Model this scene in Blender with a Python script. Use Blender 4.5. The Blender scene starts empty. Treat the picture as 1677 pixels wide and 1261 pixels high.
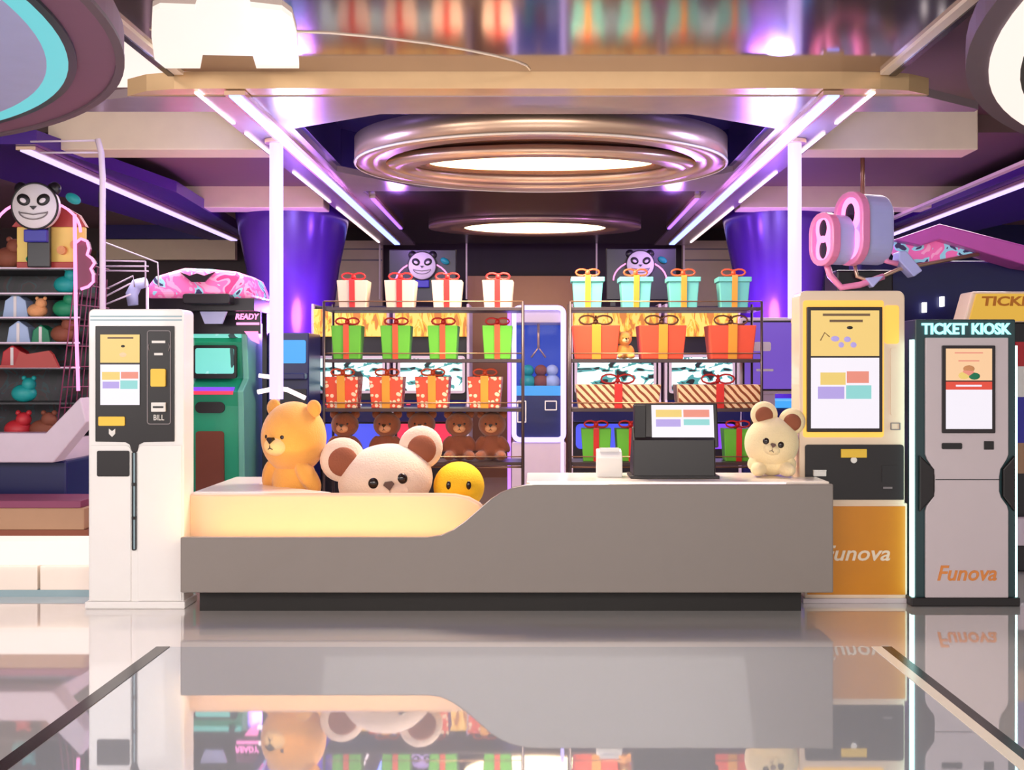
import bpy, math, random
from mathutils import Matrix, Vector
random.seed(7)
scene = bpy.context.scene
COL = scene.collection
K = 1.35; FN = 1300.0; CX, CY, EYE = 876.0, 606.0, 1.65
def d(yn): return yn * K
def X(px, yn): return (px - CX) * yn / FN
def Z(py, yn): return EYE - (py - CY) * yn / FN
PI = math.pi
# ------------------------------------------------------------------ materials
def lin(c):
    return tuple(((v / 255.) / 12.92 if v / 255. <= .04045 else ((v / 255. + .055) / 1.055) ** 2.4) for v in c)
MATS = {}
def mat(name, rgb, rough=.5, metal=0., emit=None, es=0., var=.06, scale=6., bump=0., bscale=80., alpha=1., trans=0., coat=0., sheen=0.):
    m = bpy.data.materials.new(name); m.use_nodes = True
    nt = m.node_tree; b = nt.nodes['Principled BSDF']; L = nt.links
    c = lin(rgb)
    tc = nt.nodes.new('ShaderNodeTexCoord'); nz = nt.nodes.new('ShaderNodeTexNoise')
    nz.inputs['Scale'].default_value = scale; nz.inputs['Detail'].default_value = 3
    L.new(tc.outputs['Object'], nz.inputs['Vector'])
    mx = nt.nodes.new('ShaderNodeMix'); mx.data_type = 'RGBA'
    mx.inputs[6].default_value = (*[max(0, v * (1 - var)) for v in c], 1)
    mx.inputs[7].default_value = (*[min(1, v * (1 + var)) for v in c], 1)
    L.new(nz.outputs['Fac'], mx.inputs[0]); L.new(mx.outputs[2], b.inputs['Base Color'])
    b.inputs['Roughness'].default_value = rough; b.inputs['Metallic'].default_value = metal
    if emit:
        b.inputs['Emission Color'].default_value = (*lin(emit), 1); b.inputs['Emission Strength'].default_value = es
    if alpha < 1: b.inputs['Alpha'].default_value = alpha
    if trans: b.inputs['Transmission Weight'].default_value = trans
    if coat: b.inputs['Coat Weight'].default_value = coat; b.inputs['Coat Roughness'].default_value = .03
    if sheen: b.inputs['Sheen Weight'].default_value = sheen
    if bump:
        n2 = nt.nodes.new('ShaderNodeTexNoise'); n2.inputs['Scale'].default_value = bscale
        L.new(tc.outputs['Object'], n2.inputs['Vector'])
        bp = nt.nodes.new('ShaderNodeBump'); bp.inputs['Strength'].default_value = bump; bp.inputs['Distance'].default_value = .01
        L.new(n2.outputs['Fac'], bp.inputs['Height']); L.new(bp.outputs['Normal'], b.inputs['Normal'])
    MATS[name] = m; return m
def glow(name, rgb, es=3., base=None): return mat(name, base or tuple(v * .45 for v in rgb), .4, emit=rgb, es=es)
def pattern(name, stops, scale=4., kind='noise', distort=2., es=1., rough=.4, stretch=(1, 1, 1), base_only=False):
    """a printed or displayed picture: procedural ramp of flat colours"""
    m = bpy.data.materials.new(name); m.use_nodes = True
    nt = m.node_tree; b = nt.nodes['Principled BSDF']; L = nt.links
    tc = nt.nodes.new('ShaderNodeTexCoord'); mp = nt.nodes.new('ShaderNodeMapping'); mp.inputs['Scale'].default_value = stretch
    L.new(tc.outputs['Object'], mp.inputs['Vector'])
    if kind == 'noise':
        t = nt.nodes.new('ShaderNodeTexNoise'); t.inputs['Scale'].default_value = scale; t.inputs['Distortion'].default_value = distort; t.inputs['Detail'].default_value = 2; out = t.outputs['Fac']
    elif kind == 'wave':
        t = nt.nodes.new('ShaderNodeTexWave'); t.inputs['Scale'].default_value = scale; t.inputs['Distortion'].default_value = distort; t.bands_direction = 'DIAGONAL'; out = t.outputs['Fac']
    else:
        t = nt.nodes.new('ShaderNodeTexVoronoi'); t.inputs['Scale'].default_value = scale; out = t.outputs['Distance']
    L.new(mp.outputs['Vector'], t.inputs['Vector'])
    r = nt.nodes.new('ShaderNodeValToRGB'); r.color_ramp.interpolation = 'CONSTANT'
    e = r.color_ramp.elements
    for i, (p, c) in enumerate(stops):
        x = e[i] if i < 2 else e.new(p)
        x.position = p; x.color = (*lin(c), 1)
    L.new(out, r.inputs['Fac']); L.new(r.outputs['Color'], b.inputs['Base Color'])
    b.inputs['Roughness'].default_value = rough
    if es and not base_only:
        L.new(r.outputs['Color'], b.inputs['Emission Color']); b.inputs['Emission Strength'].default_value = es
    MATS[name] = m; return m
M = MATS
# setting
mat('floor_gloss', (238, 234, 232), .035, .52, var=.02, scale=.6)
mat('floor_panel', (212, 216, 222), .03, .55, var=.02, scale=.6)
mat('black_inlay', (38, 28, 30), .2)
mat('cream_inlay', (250, 236, 214), .2)
mat('gloss_ceiling', (168, 148, 142), .11, .85, var=.05, scale=.8)
mat('cream_trim', (250, 232, 214), .25)
mat('fascia', (236, 198, 150), .22, .3)
mat('soffit', (172, 152, 158), .22, .25)
mat('soffit_dark', (52, 34, 30), .25, .2)
mat('recess', (56, 44, 110), .3, .2)
mat('beam', (250, 228, 196), .5)
mat('brown_ceiling', (112, 84, 84), .55)
mat('lilac_side', (120, 96, 140), .4)
mat('wall_dark', (58, 42, 44), .55)
mat('wall_beige', (222, 200, 168), .6)
mat('column', (84, 44, 150), .22, .3)
mat('metal_warm', (220, 184, 156), .3, .7)
mat('metal_brown', (140, 96, 70), .35, .4)
glow('lamp_warm', (255, 220, 170), 5)
glow('glow_white', (252, 238, 226), .85)  # for the light panel and the glowing stand-in for the ceiling reflection
glow('led_blue', (130, 146, 255), 3.0)
glow('led_violet', (150, 96, 255), 2.2)
glow('led_white', (196, 178, 255), 1.5)
glow('led_pale', (255, 226, 226), 1.8)
glow('led_cyan', (110, 215, 222), .7)
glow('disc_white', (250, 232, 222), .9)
mat('disc_purple', (132, 88, 112), .5)
mat('disc_plum', (104, 84, 92), .5)
# furniture
mat('counter_grey', (134, 124, 117), .3, var=.02, coat=.3)
mat('counter_cream', (222, 188, 160), .3, var=.02)
mat('counter_top', (250, 236, 222), .2, var=.02)
mat('plinth', (16, 8, 5), .55)
glow('cove', (255, 206, 130), 26)
mat('white_shell', (240, 236, 232), .3, var=.02, coat=.3)
mat('warm_shell', (240, 214, 186), .3, var=.02, coat=.3)
mat('lilac_shell', (206, 192, 196), .32, var=.02)
mat('groove', (150, 176, 184), .4)
mat('black_panel', (24, 16, 18), .4)
mat('black_bezel', (30, 16, 20), .3)
mat('ink', (24, 18, 20), .4)
mat('grey_line', (130, 120, 122), .4)
mat('orange_panel', (214, 134, 6), .35, coat=.2)
glow('amber_lit', (250, 196, 84), .55, (230, 170, 70))
mat('yellow_plate', (240, 196, 60), .4)
glow('scr_yellow', (248, 210, 124), .68)
glow('scr_peach', (252, 206, 160), .7)
glow('scr_white', (246, 240, 250), .72)
glow('scr_y', (250, 216, 120), .62)
glow('scr_r', (246, 150, 130), .62)
glow('scr_p', (190, 170, 240), .62)
glow('scr_t', (150, 224, 222), .62)
glow('scr_red', (240, 80, 60), .62)
glow('scr_ink', (120, 90, 60), .6)
glow('lit_lilac', (120, 84, 200), .7)
glow('lit_white', (250, 250, 255), 2.4)
glow('lit_teal', (140, 240, 240), 2.0)
glow('edge_teal', (190, 250, 244), 2.6)
mat('teal_frame', (34, 62, 66), .3)
mat('text_orange', (226, 140, 70), .4)
mat('text_pale', (240, 220, 196), .4)
mat('plush_orange', (240, 168, 74), .9, bump=.5, sheen=.4)
mat('plush_orange_lt', (248, 206, 140), .9, bump=.5)
mat('plush_cream', (238, 208, 184), .9, bump=.5, sheen=.4)
mat('plush_ivory', (250, 226, 176), .9, bump=.5, sheen=.4)
mat('plush_brown', (150, 82, 48), .9, bump=.5, sheen=.4)
mat('plush_tan', (226, 160, 110), .9, bump=.4)
mat('plush_innear', (150, 84, 58), .9, bump=.4)
mat('plush_yellow', (250, 196, 30), .8, bump=.4)
mat('bill_orange', (240, 140, 30), .6)
mat('dark_eye', (34, 20, 16), .15)
mat('nose_brown', (90, 56, 42), .35)
mat('rack_metal', (70, 54, 54), .35, .4)
mat('rack_brass', (168, 128, 96), .3, .7)
mat('gift_white', (236, 206, 176), .6)
mat('gift_green', (104, 190, 50), .6)
mat('gift_teal', (110, 196, 180), .6)
mat('gift_red', (238, 84, 50), .55)
mat('gift_crimson', (214, 40, 70), .55)
pattern('gift_dots', [(0, (250, 222, 180)), (.40, (236, 84, 50))], 24, 'voronoi', es=0)
pattern('gift_stripe', [(0, (140, 60, 24)), (.36, (246, 206, 156))], 9, 'wave', 1.2, es=0)
mat('ribbon_red', (214, 40, 36), .4)
mat('ribbon_orange_red', (226, 84, 40), .4)
mat('ribbon_gold', (236, 160, 46), .4)
mat('paper_white', (236, 232, 226), .7)
# machines
mat('machine_black', (22, 15, 26), .35)
mat('machine_navy', (26, 28, 84), .3)
mat('machine_white', (214, 196, 210), .35)
mat('machine_green', (40, 176, 130), .3, coat=.3)
mat('machine_mint', (120, 200, 176), .3)
glow('marquee_yellow', (244, 190, 70), .6)
mat('marquee_ink', (200, 120, 30), .5)
mat('marquee_brown', (130, 90, 50), .5)
pattern('art_mint', [(0, (20, 26, 30)), (.42, (60, 130, 130)), (.47, (210, 240, 232)), (.62, (245, 250, 250)), (.68, (20, 30, 30))], 2.2, 'noise', 2.2, .75, stretch=(1, 1, 2.0))
pattern('art_cyan', [(0, (30, 60, 60)), (.36, (110, 205, 190)), (.6, (150, 225, 210)), (.7, (40, 90, 90))], 3.5, 'noise', 1, .6)
pattern('camo_pink', [(0, (60, 50, 90)), (.36, (150, 210, 226)), (.45, (240, 110, 176)), (.56, (250, 160, 200)), (.66, (226, 60, 130))], 5, 'noise', 1, .25)
pattern('toys_dark', [(0, (10, 10, 22)), (.44, (30, 16, 34)), (.52, (10, 50, 60)), (.56, (50, 14, 24)), (.64, (20, 12, 20))], 5, 'noise', 1, .05)
pattern('marquee_print', [(0, (240, 190, 90)), (.5, (226, 164, 50)), (.58, (180, 110, 40))], 16, 'noise', .8, .5, stretch=(1, 1, .35))
glow('lit_blue', (70, 80, 220), 1.0)
glow('lit_red', (236, 50, 80), 1.0)
glow('lit_violet', (120, 60, 220), 1.2)
glow('lit_pink', (255, 130, 190), 1.6)
glow('neon_pink', (240, 130, 190), 2.0)
glow('tank_blue', (20, 60, 180), .8)
glow('tank_glow', (60, 150, 220), 1.0)
mat('panda_white', (232, 222, 226), .5)
mat('panda_grey', (196, 186, 196), .5)
mat('roof_red', (170, 60, 56), .5)
mat('yellow_wood', (240, 206, 110), .5)
mat('blue_plate', (50, 44, 160), .4)
mat('toy_teal', (20, 150, 150), .5)
mat('toy_green', (20, 130, 90), .5)
mat('toy_red', (190, 40, 50), .5)
mat('toy_blue', (170, 190, 230), .5)
mat('toy_brown', (130, 70, 50), .7)
mat('pink_shell', (250, 150, 190), .3)
mat('pale_blue', (190, 196, 240), .35)
mat('magenta_arm', (214, 96, 190), .35)
mat('pole_white', (236, 216, 236), .3)
mat('wood_tan', (170, 130, 100), .5)
mat('plum_net', (130, 56, 90), .5)
mat('glass', (60, 80, 140), .02, alpha=.06)
mat('purple_case', (110, 80, 180), .4)

# ------------------------------------------------------------------ mesh builder
def rrect(x0, x1, z0, z1, r, n=5):
    """rounded rectangle outline, counter-clockwise"""
    if not isinstance(r, (tuple, list)): r = (r,) * 4      # bl, br, tr, tl
    P = []
    for (cx, cz, a0, rr) in ((x0, z0, 180, r[0]), (x1, z0, 270, r[1]), (x1, z1, 0, r[2]), (x0, z1, 90, r[3])):
        sx = 1 if cx == x0 else -1; sz = 1 if cz == z0 else -1
        if rr <= 0: P.append((cx, cz)); continue
        for i in range(n + 1):
            a = math.radians(a0 + 90. * i / n)
            P.append((cx + sx * rr + rr * math.cos(a), cz + sz * rr + rr * math.sin(a)))
    return P
class MB:
    def __init__(s): s.v = []; s.f = []; s.fm = []; s.fs = []; s.mats = []; s.xf = Matrix()
    def mi(s, m):
        m = M[m] if isinstance(m, str) else m
        if m not in s.mats: s.mats.append(m)
        return s.mats.index(m)
    def add(s, vs, fs, m, smooth=False):
        o = len(s.v); k = s.mi(m)
        s.v += [tuple(s.xf @ Vector(p)) for p in vs]
        for f in fs: s.f.append([i + o for i in f]); s.fm.append(k); s.fs.append(smooth)
        return s
    def box(s, x0, x1, y0, y1, z0, z1, m):
        x0, x1 = sorted((x0, x1)); y0, y1 = sorted((y0, y1)); z0, z1 = sorted((z0, z1))
        return s.add([(x0, y0, z0), (x1, y0, z0), (x1, y1, z0), (x0, y1, z0), (x0, y0, z1), (x1, y0, z1), (x1, y1, z1), (x0, y1, z1)],
              [(0, 3, 2, 1), (4, 5, 6, 7), (0, 1, 5, 4), (1, 2, 6, 5), (2, 3, 7, 6), (3, 0, 4, 7)], m)
    def prism(s, P, a, b, m, axis='y', smooth=False):
        """outline P extruded along axis from a to b. y: P is (x,z); z: P is (x,y); x: P is (y,z)"""
        f = {'y': lambda p, t: (p[0], t, p[1]), 'z': lambda p, t: (p[0], p[1], t), 'x': lambda p, t: (t, p[0], p[1])}[axis]
        n = len(P); vs = [f(p, a) for p in P] + [f(p, b) for p in P]
        s.add(vs, [tuple(range(n)), tuple(range(2 * n - 1, n - 1, -1))], m)
        return s.add(vs, [(i, i + n, (i + 1) % n + n, (i + 1) % n) for i in range(n)], m, smooth)
    def rpanel(s, x0, x1, y0, y1, z0, z1, r, m): return s.prism(rrect(x0, x1, z0, z1, r), y0, y1, m)
    def ring(s, P, Q, a, b, m):
        """frame between outline P and inner outline Q (same count), extruded along y"""
        n = len(P); vs = [(p[0], a, p[1]) for p in P] + [(p[0], a, p[1]) for p in Q] + [(p[0], b, p[1]) for p in P] + [(p[0], b, p[1]) for p in Q]
        fs = []
        for i in range(n):
            j = (i + 1) % n
            fs += [(i, j, j + n, i + n), (i + 2 * n, i + 3 * n, j + 3 * n, j + 2 * n), (i, i + 2 * n, j + 2 * n, j), (i + n, j + n, j + 3 * n, i + 3 * n)]
        return s.add(vs, fs, m)
    def frame(s, x0, x1, y0, y1, z0, z1, t, m, r=0.0):
        return s.ring(rrect(x0, x1, z0, z1, max(r, 1e-4)), rrect(x0 + t, x1 - t, z0 + t, z1 - t, max(r - t, 1e-4)), y0, y1, m)
    def tube(s, pts, r, m, n=8, closed=False, cap=True):
        pts = [Vector(p) for p in pts]; N = len(pts); vs = []
        rr = r if isinstance(r, (list, tuple)) else [r] * N
        up = None
        for i, p in enumerate(pts):
            a = pts[(i - 1) % N] if (closed or i > 0) else p
            b = pts[(i + 1) % N] if (closed or i < N - 1) else p
            t = (b - a).normalized()
            if up is None: up = Vector((0, 0, 1)) if abs(t.z) < .9 else Vector((1, 0, 0))
            u = t.cross(up); u = u.normalized() if u.length > 1e-6 else t.orthogonal().normalized()
            w = u.cross(t).normalized(); up = w
            for k in range(n):
                an = 2 * PI * k / n
                vs.append(p + (u * math.cos(an) + w * math.sin(an)) * rr[i])
        fs = []
        for i in range(N if closed else N - 1):
            for k in range(n):
                a = i * n + k; b = i * n + (k + 1) % n; c = ((i + 1) % N) * n + (k + 1) % n; e = ((i + 1) % N) * n + k
                fs.append((a, b, c, e))
        s.add(vs, fs, m, True)
        if cap and not closed: s.add(vs, [tuple(range(n - 1, -1, -1)), tuple(range((N - 1) * n, N * n))], m)
        return s
    def lathe(s, prof, c, m, n=48, axis='z', sx=1., sy=1., smooth=True):
        """prof: list of (r, h); surface of revolution about axis through c"""
        vs = []
        for (r, h) in prof:
            for k in range(n):
                a = 2 * PI * k / n; x, y = r * math.cos(a) * sx, r * math.sin(a) * sy
                vs.append((c[0] + x, c[1] + y, c[2] + h) if axis == 'z' else (c[0] + x, c[1] + h, c[2] + y) if axis == 'y' else (c[0] + h, c[1] + x, c[2] + y))
        fs = [(i * n + k, i * n + (k + 1) % n, (i + 1) * n + (k + 1) % n, (i + 1) * n + k) for i in range(len(prof) - 1) for k in range(n)]
        return s.add(vs, fs, m, smooth)
    def disc(s, c, r, h, m, n=40, axis='y', sx=1., sy=1.):
        s.lathe([(1e-4, 0), (r, 0), (r, h), (1e-4, h)], c, m, n, axis, sx, sy, False); return s
    def ball(s, c, r, m, rot=None, nu=24, nv=14, flat=0):
        r = r if isinstance(r, (tuple, list)) else (r, r, r)
        R = Matrix.Rotation(0, 3, 'X') if rot is None else rot
        vs = []; c = Vector(c)
        for i in range(nv + 1):
            t = PI * i / nv
            for k in range(nu):
                a = 2 * PI * k / nu
                vs.append(c + R @ Vector((r[0] * math.sin(t) * math.cos(a), r[1] * math.sin(t) * math.sin(a), r[2] * math.cos(t))))
        return s.add(vs, [(i * nu + k, (i + 1) * nu + k, (i + 1) * nu + (k + 1) % nu, i * nu + (k + 1) % nu) for i in range(nv) for k in range(nu)], m, True)
    def text(s, st, x0, x1, z0, z1, y, m, depth=.004, shear=0., bold=.0):
        cu = bpy.data.curves.new('t', 'FONT'); cu.body = st; cu.extrude = .02; cu.shear = shear; cu.offset = bold; cu.resolution_u = 3
        ob = bpy.data.objects.new('t', cu); COL.objects.link(ob); bpy.context.view_layer.update()
        me = bpy.data.meshes.new_from_object(ob.evaluated_get(bpy.context.evaluated_depsgraph_get()))
        vs = [v.co.copy() for v in me.vertices]; fs = [tuple(p.vertices) for p in me.polygons]
        bpy.data.objects.remove(ob); bpy.data.curves.remove(cu); bpy.data.meshes.remove(me)
        ax, bx_ = min(v.x for v in vs), max(v.x for v in vs); ay, by_ = min(v.y for v in vs), max(v.y for v in vs)
        vs = [(x0 + (v.x - ax) / (bx_ - ax) * (x1 - x0), y - (depth if v.z > 0 else 0), z0 + (v.y - ay) / (by_ - ay) * (z1 - z0)) for v in vs]
        return s.add(vs, fs, m)
    def build(s, name, parent=None, bevel=0., remesh=0., seg=2):
        me = bpy.data.meshes.new(name); me.from_pydata(s.v, [], s.f)
        for m in s.mats: me.materials.append(m)
        for p, k, sm in zip(me.polygons, s.fm, s.fs): p.material_index = k; p.use_smooth = sm
        me.validate(); me.update()
        import bmesh
        bm = bmesh.new(); bm.from_mesh(me); bmesh.ops.remove_doubles(bm, verts=bm.verts, dist=1e-5); bmesh.ops.recalc_face_normals(bm, faces=bm.faces); bm.to_mesh(me); bm.free()
        o = bpy.data.objects.new(name, me); COL.objects.link(o)
        if parent: o.parent = parent
        if remesh:
            md = o.modifiers.new('r', 'REMESH'); md.mode = 'VOXEL'; md.voxel_size = remesh; md.use_smooth_shade = True
            sm = o.modifiers.new('s', 'SMOOTH'); sm.factor = .8; sm.iterations = 4
        if bevel:
            md = o.modifiers.new('b', 'BEVEL'); md.width = bevel; md.segments = seg; md.limit_method = 'ANGLE'; md.angle_limit = math.radians(50)
        return o
def tag(o, label=None, cat=None, group=None, kind=None):
    if label: o['label'] = label
    if cat: o['category'] = cat
    if group: o['group'] = group
    if kind: o['kind'] = kind
    return o
def thing(name, label, cat, loc=(0, 0, 0), rz=0., group=None):
    o = bpy.data.objects.new(name, None); COL.objects.link(o); o.location = loc; o.rotation_euler = (0, 0, rz); o.empty_display_size = .1
    return tag(o, label, cat, group)
def struct(o, label=None): o['kind'] = 'structure'; return o
def kids(o): return [c for c in bpy.data.objects if c.parent == o]
def copy_tree(o, parent=None):
    c = o.copy(); COL.objects.link(c); c.parent = parent
    for ch in kids(o): copy_tree(ch, c)
    return c
def arc(cx, cy, r, a0, a1, n): return [(cx + r * math.cos(math.radians(a0 + (a1 - a0) * i / n)), cy + r * math.sin(math.radians(a0 + (a1 - a0) * i / n))) for i in range(n + 1)]

# ================================================================== SETTING
struct(MB().box(-12, 12, -6, d(12.8), -.06, 0, 'floor_gloss').build('floor'))
def floor_strip(px_out, px_in, m, nm):
    pass
yb = d(4.72)
struct(MB().box(-2.17, 2.0, -5, yb, .0, .004, 'floor_panel').build('trim_1'))
struct(MB().box(-2.25, -2.17, -5, yb, .0, .007, 'black_inlay').build('trim_2'))
struct(MB().box(2.0, 2.06, -5, yb, .0, .007, 'cream_inlay').build('trim_3'))
struct(MB().box(2.06, 2.12, -5, yb, .0, .007, 'black_inlay').build('trim_4'))
# ceiling slabs
struct(MB().box(-12, 12, -1, d(12.8), 3.9, 4.0, 'brown_ceiling').build('ceiling'))
struct(MB().box(-2.28, 2.24, -1, d(5.16), 3.59, 3.66, 'gloss_ceiling').build('trim_5'))
for i, (a, b) in enumerate(((-2.34, -2.28), (2.24, 2.30))):
    struct(MB().box(a, b, -1, d(5.15), 3.565, 3.66, 'cream_trim').build('trim_%d' % (6 + i)))
for i, (a, b) in enumerate(((-2.38, -2.34), (2.30, 2.34))):
    struct(MB().box(a, b, -1, d(5.15), 3.555, 3.66, 'black_inlay').build('trim_%d' % (8 + i)))
# curved rail inlaid in the glossy ceiling
pts = []
for px, py in ((245, 49), (350, 51), (450, 52), (540, 55), (620, 62), (700, 72), (760, 82), (810, 92), (845, 101), (862, 108), (868, 115)):
    yn = (3.585 - EYE) * FN / (CY - py); pts.append((X(px, yn), d(yn), 3.588))
struct(MB().tube(pts, .007, 'cream_trim', 6).build('trim_10'))
# canopy fascia: rounded front band
P = [(-2.72, d(5.30)), (-2.55, d(5.21)), (-2.35, d(5.17)), (-2.1, d(5.16)), (2.0, d(5.16)), (2.25, d(5.17)), (2.45, d(5.2)), (2.62, d(5.28))]
Pb = [(2.62, d(5.36)), (-2.72, d(5.36))]
struct(MB().prism(P + Pb, 3.48, 3.592, 'fascia', 'z').build('trim_11'))
# front soffit slab, flaring outwards, split by the round recess further back
S = [(-2.71, d(5.3)), (2.61, d(5.29)), (3.1, d(5.55)), (3.1, d(5.60)), (-3.5, d(5.60)), (-3.25, d(5.45))]
struct(MB().prism(S, 3.472, 3.53, 'soffit', 'z').build('trim_12'))
# canopy: soffit with an octagonal opening
def ring_z(mb, outer, inner, z0, z1, m):
    n = len(outer)
    vs = [(x, y, z0) for x, y in outer] + [(x, y, z0) for x, y in inner] + [(x, y, z1) for x, y in outer] + [(x, y, z1) for x, y in inner]
    fs = []
    for i in range(n):
        j = (i + 1) % n
        fs += [(i, j, j + n, i + n), (i + 2 * n, i + 3 * n, j + 3 * n, j + 2 * n), (i, i + 2 * n, j + 2 * n, j), (i + n, j + n, j + 3 * n, i + 3 * n)]
    return mb.add(vs, fs, m)
y0, y1 = d(5.58), d(8.1)
inn = [(-1.1, d(5.66)), (1.1, d(5.66)), (1.82, d(6.0)), (1.82, d(7.3)), (1.15, d(7.95)), (-1.15, d(7.95)), (-1.82, d(7.3)), (-1.82, d(6.0))]
out = [(-1.1, y0), (1.1, y0), (2.26, y0), (2.26, y1), (1.15, y1), (-1.15, y1), (-2.26, y1), (-2.26, y0)]
struct(ring_z(MB(), out, inn, 3.475, 3.53, 'soffit').build('trim_13'))
mb = MB(); ring_z(mb, inn, [(x * .98, y) for x, y in inn], 3.53, 3.88, 'recess'); mb.prism(inn, 3.87, 3.89, 'recess', 'z')
struct(mb.build('trim_14'))
mb = MB()
for sgn in (-1, 1): mb.box(sgn * 2.26, sgn * 1.75, y1, d(11.6), 3.475, 3.53, 'soffit')
struct(mb.build('trim_15'))
struct(MB().box(-1.75, 1.75, y1, d(11.6), 3.50, 3.55, 'soffit_dark').build('trim_16'))
# beams outside the canopy
def beam(n, px0, px1, yn, z0, z1): struct(MB().box(X(px0, yn), X(px1, yn), d(yn), d(yn) + .35, z0, z1, 'beam').build('trim_%d' % n, bevel=.01))
beam(17, 78, 436, 6.7, 3.51, 3.9); beam(18, 1320, 1602, 6.7, 3.51, 3.9)
beam(19, 165, 530, 9.05, 3.50, 3.76); beam(20, 1212, 1720, 9.05, 3.50, 3.76)
struct(MB().box(-6.5, -2.3, d(7.0), d(9.05), 3.745, 3.9, 'brown_ceiling').build('trim_21'))
struct(MB().box(2.3, 6.8, d(7.0), d(9.05), 3.745, 3.9, 'brown_ceiling').build('trim_22'))
# purple side soffits that carry the outer light lines
struct(MB().prism([(-5.3, d(6.45)), (-4.05, d(6.45)), (-3.7, d(8.2)), (-3.95, d(11.2)), (-4.6, d(11.2))], 3.485, 3.60, 'column', 'z').build('trim_23'))
struct(MB().prism([(4.6, d(6.3)), (6.6, d(6.3)), (5.6, d(11.6)), (4.45, d(11.6))], 3.485, 3.60, 'column', 'z').build('trim_24'))
struct(MB().box(4.3, 4.36, d(5.9), d(11), 3.47, 3.50, 'cream_trim').build('trim_25'))
# back wall and panels
struct(MB().box(-12, 12, d(12.6), d(12.8), 0, 4.0, 'wall_dark').build('wall_back'))
struct(MB().box(-12, -11.8, -2, d(12.8), 0, 4.0, 'wall_beige').build('wall_left'))
struct(MB().box(11.8, 12, -2, d(12.8), 0, 4.0, 'wall_beige').build('wall_right'))
Yp = 12.2
def wallpanel(n, px0, px1, py0, py1, m, yn=Yp, seams=()):
    mb = MB().box(X(px0, yn), X(px1, yn), d(yn), d(yn) + .12, max(0, Z(py1, yn)), Z(py0, yn), m)
    for py in seams: mb.box(X(px0, yn), X(px1, yn), d(yn) - .006, d(yn), Z(py, yn) - .01, Z(py, yn) + .01, 'grey_line')
    struct(mb.build('trim_%d' % n))
wallpanel(26, 540, 626, 394, 800, 'wall_beige', Yp, (408, 426))
wallpanel(27, 1118, 1216, 394, 800, 'wall_beige', Yp, (408, 426))
wallpanel(28, 766, 972, 452, 800, 'metal_brown')
wallpanel(33, 170, 385, 345, 391, 'recess', 12.3)  # blurred blue glow at the back, put in as a coloured panel
wallpanel(34, 1330, 1900, 345, 520, 'machine_navy', 12.3)
wallpanel(29, 165, 385, 392, 425, 'wall_beige', 12.3)
# transom behind the canopy
mb = MB().box(X(620, 11.7), X(1122, 11.7), d(11.7), d(11.7) + .08, Z(396, 11.7), Z(386, 11.7), 'cream_trim')
mb.box(X(620, 11.7), X(1122, 11.7), d(11.7), d(11.7) + .08, Z(371, 11.7), Z(367, 11.7), 'metal_warm')
for px in (622, 764, 977, 1120): mb.box(X(px, 11.7) - .012, X(px, 11.7) + .012, d(11.7) - .01, d(11.7) + .03, Z(490, 11.7), Z(368, 11.7), 'cream_trim')
struct(mb.build('trim_30'))

# ================================================================== CEILING LIGHTS
def led_line(name, label, x, yn0, yn1, z, w, m, group=None, h=.03):
    o = thing(name, label, 'light strip', (x, d((yn0 + yn1) / 2), z), 0, group)
    L = d(yn1 - yn0) / 2
    MB().box(-w * .9, w * .9, -L, L, 0, h, 'metal_warm').build('channel', o)
    MB().box(-w / 2, w / 2, -L, L, -.012, 0.001, m).build('diffuser', o)
    return o
led_line('light_strip', 'bright blue and violet light line along the left edge of the canopy over the counter', -1.96, 5.18, 11.3, 3.444, .075, 'led_blue')
led_line('light_strip', 'bright blue and violet light line along the right edge of the canopy over the counter', 1.95, 5.18, 11.3, 3.444, .075, 'led_blue')
led_line('light_strip', 'white light line slanting across the purple ceiling at the far left, over the crane game', -4.17, 6.5, 11., 3.452, .09, 'led_white')
led_line('light_strip', 'white and blue light line slanting above the magenta beam at the far right', 4.75, 6.4, 11.3, 3.452, .08, 'led_white')
led_line('light_strip', 'short violet light line at the back left corner of the canopy, inside the longer one', -1.72, 8.4, 10.2, 3.469, .035, 'led_violet')
led_line('light_strip', 'short violet light line at the back right corner of the canopy, inside the longer one', 1.72, 8.4, 10.2, 3.469, .035, 'led_violet')
def dashes(x, label, segs):
    o = thing('edge_light', label, 'light strip', (x, d(8), 3.475))
    for a, b in segs: MB().box(-.012, .012, d(a - 8), d(b - 8), -.014, 0, 'led_pale').build('diffuser', o)
dashes(-2.22, 'thin broken line of pale light on the outer left edge of the canopy', ((5.2, 5.85), (6.1, 6.9), (7.3, 8.6), (8.9, 11.3)))
dashes(2.22, 'thin broken line of pale light on the outer right edge of the canopy', ((5.2, 5.85), (6.1, 6.9), (7.3, 8.6), (8.9, 11.3)))
def light_tube(x, zend, label):
    o = thing('hanging_light_tube', label, 'light', (x, d(6.28), 0))
    MB().disc((0, 0, 3.44), .09, .03, 'metal_warm', 24, 'z').build('ceiling_mount', o)
    MB().tube([(0, 0, zend), (0, 0, 3.44)], .055, 'led_white', 12).build('light_tube', o)
    MB().tube([(0, 0, zend - .04), (0, 0, zend)], .03, 'metal_warm', 12).build('end_cap', o)
light_tube(-2.045, 1.42, 'glowing white and violet light tube hanging from the canopy above the orange bear')
light_tube(2.055, 2.06, 'glowing white and violet light tube hanging behind the yellow and white kiosk')
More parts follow.
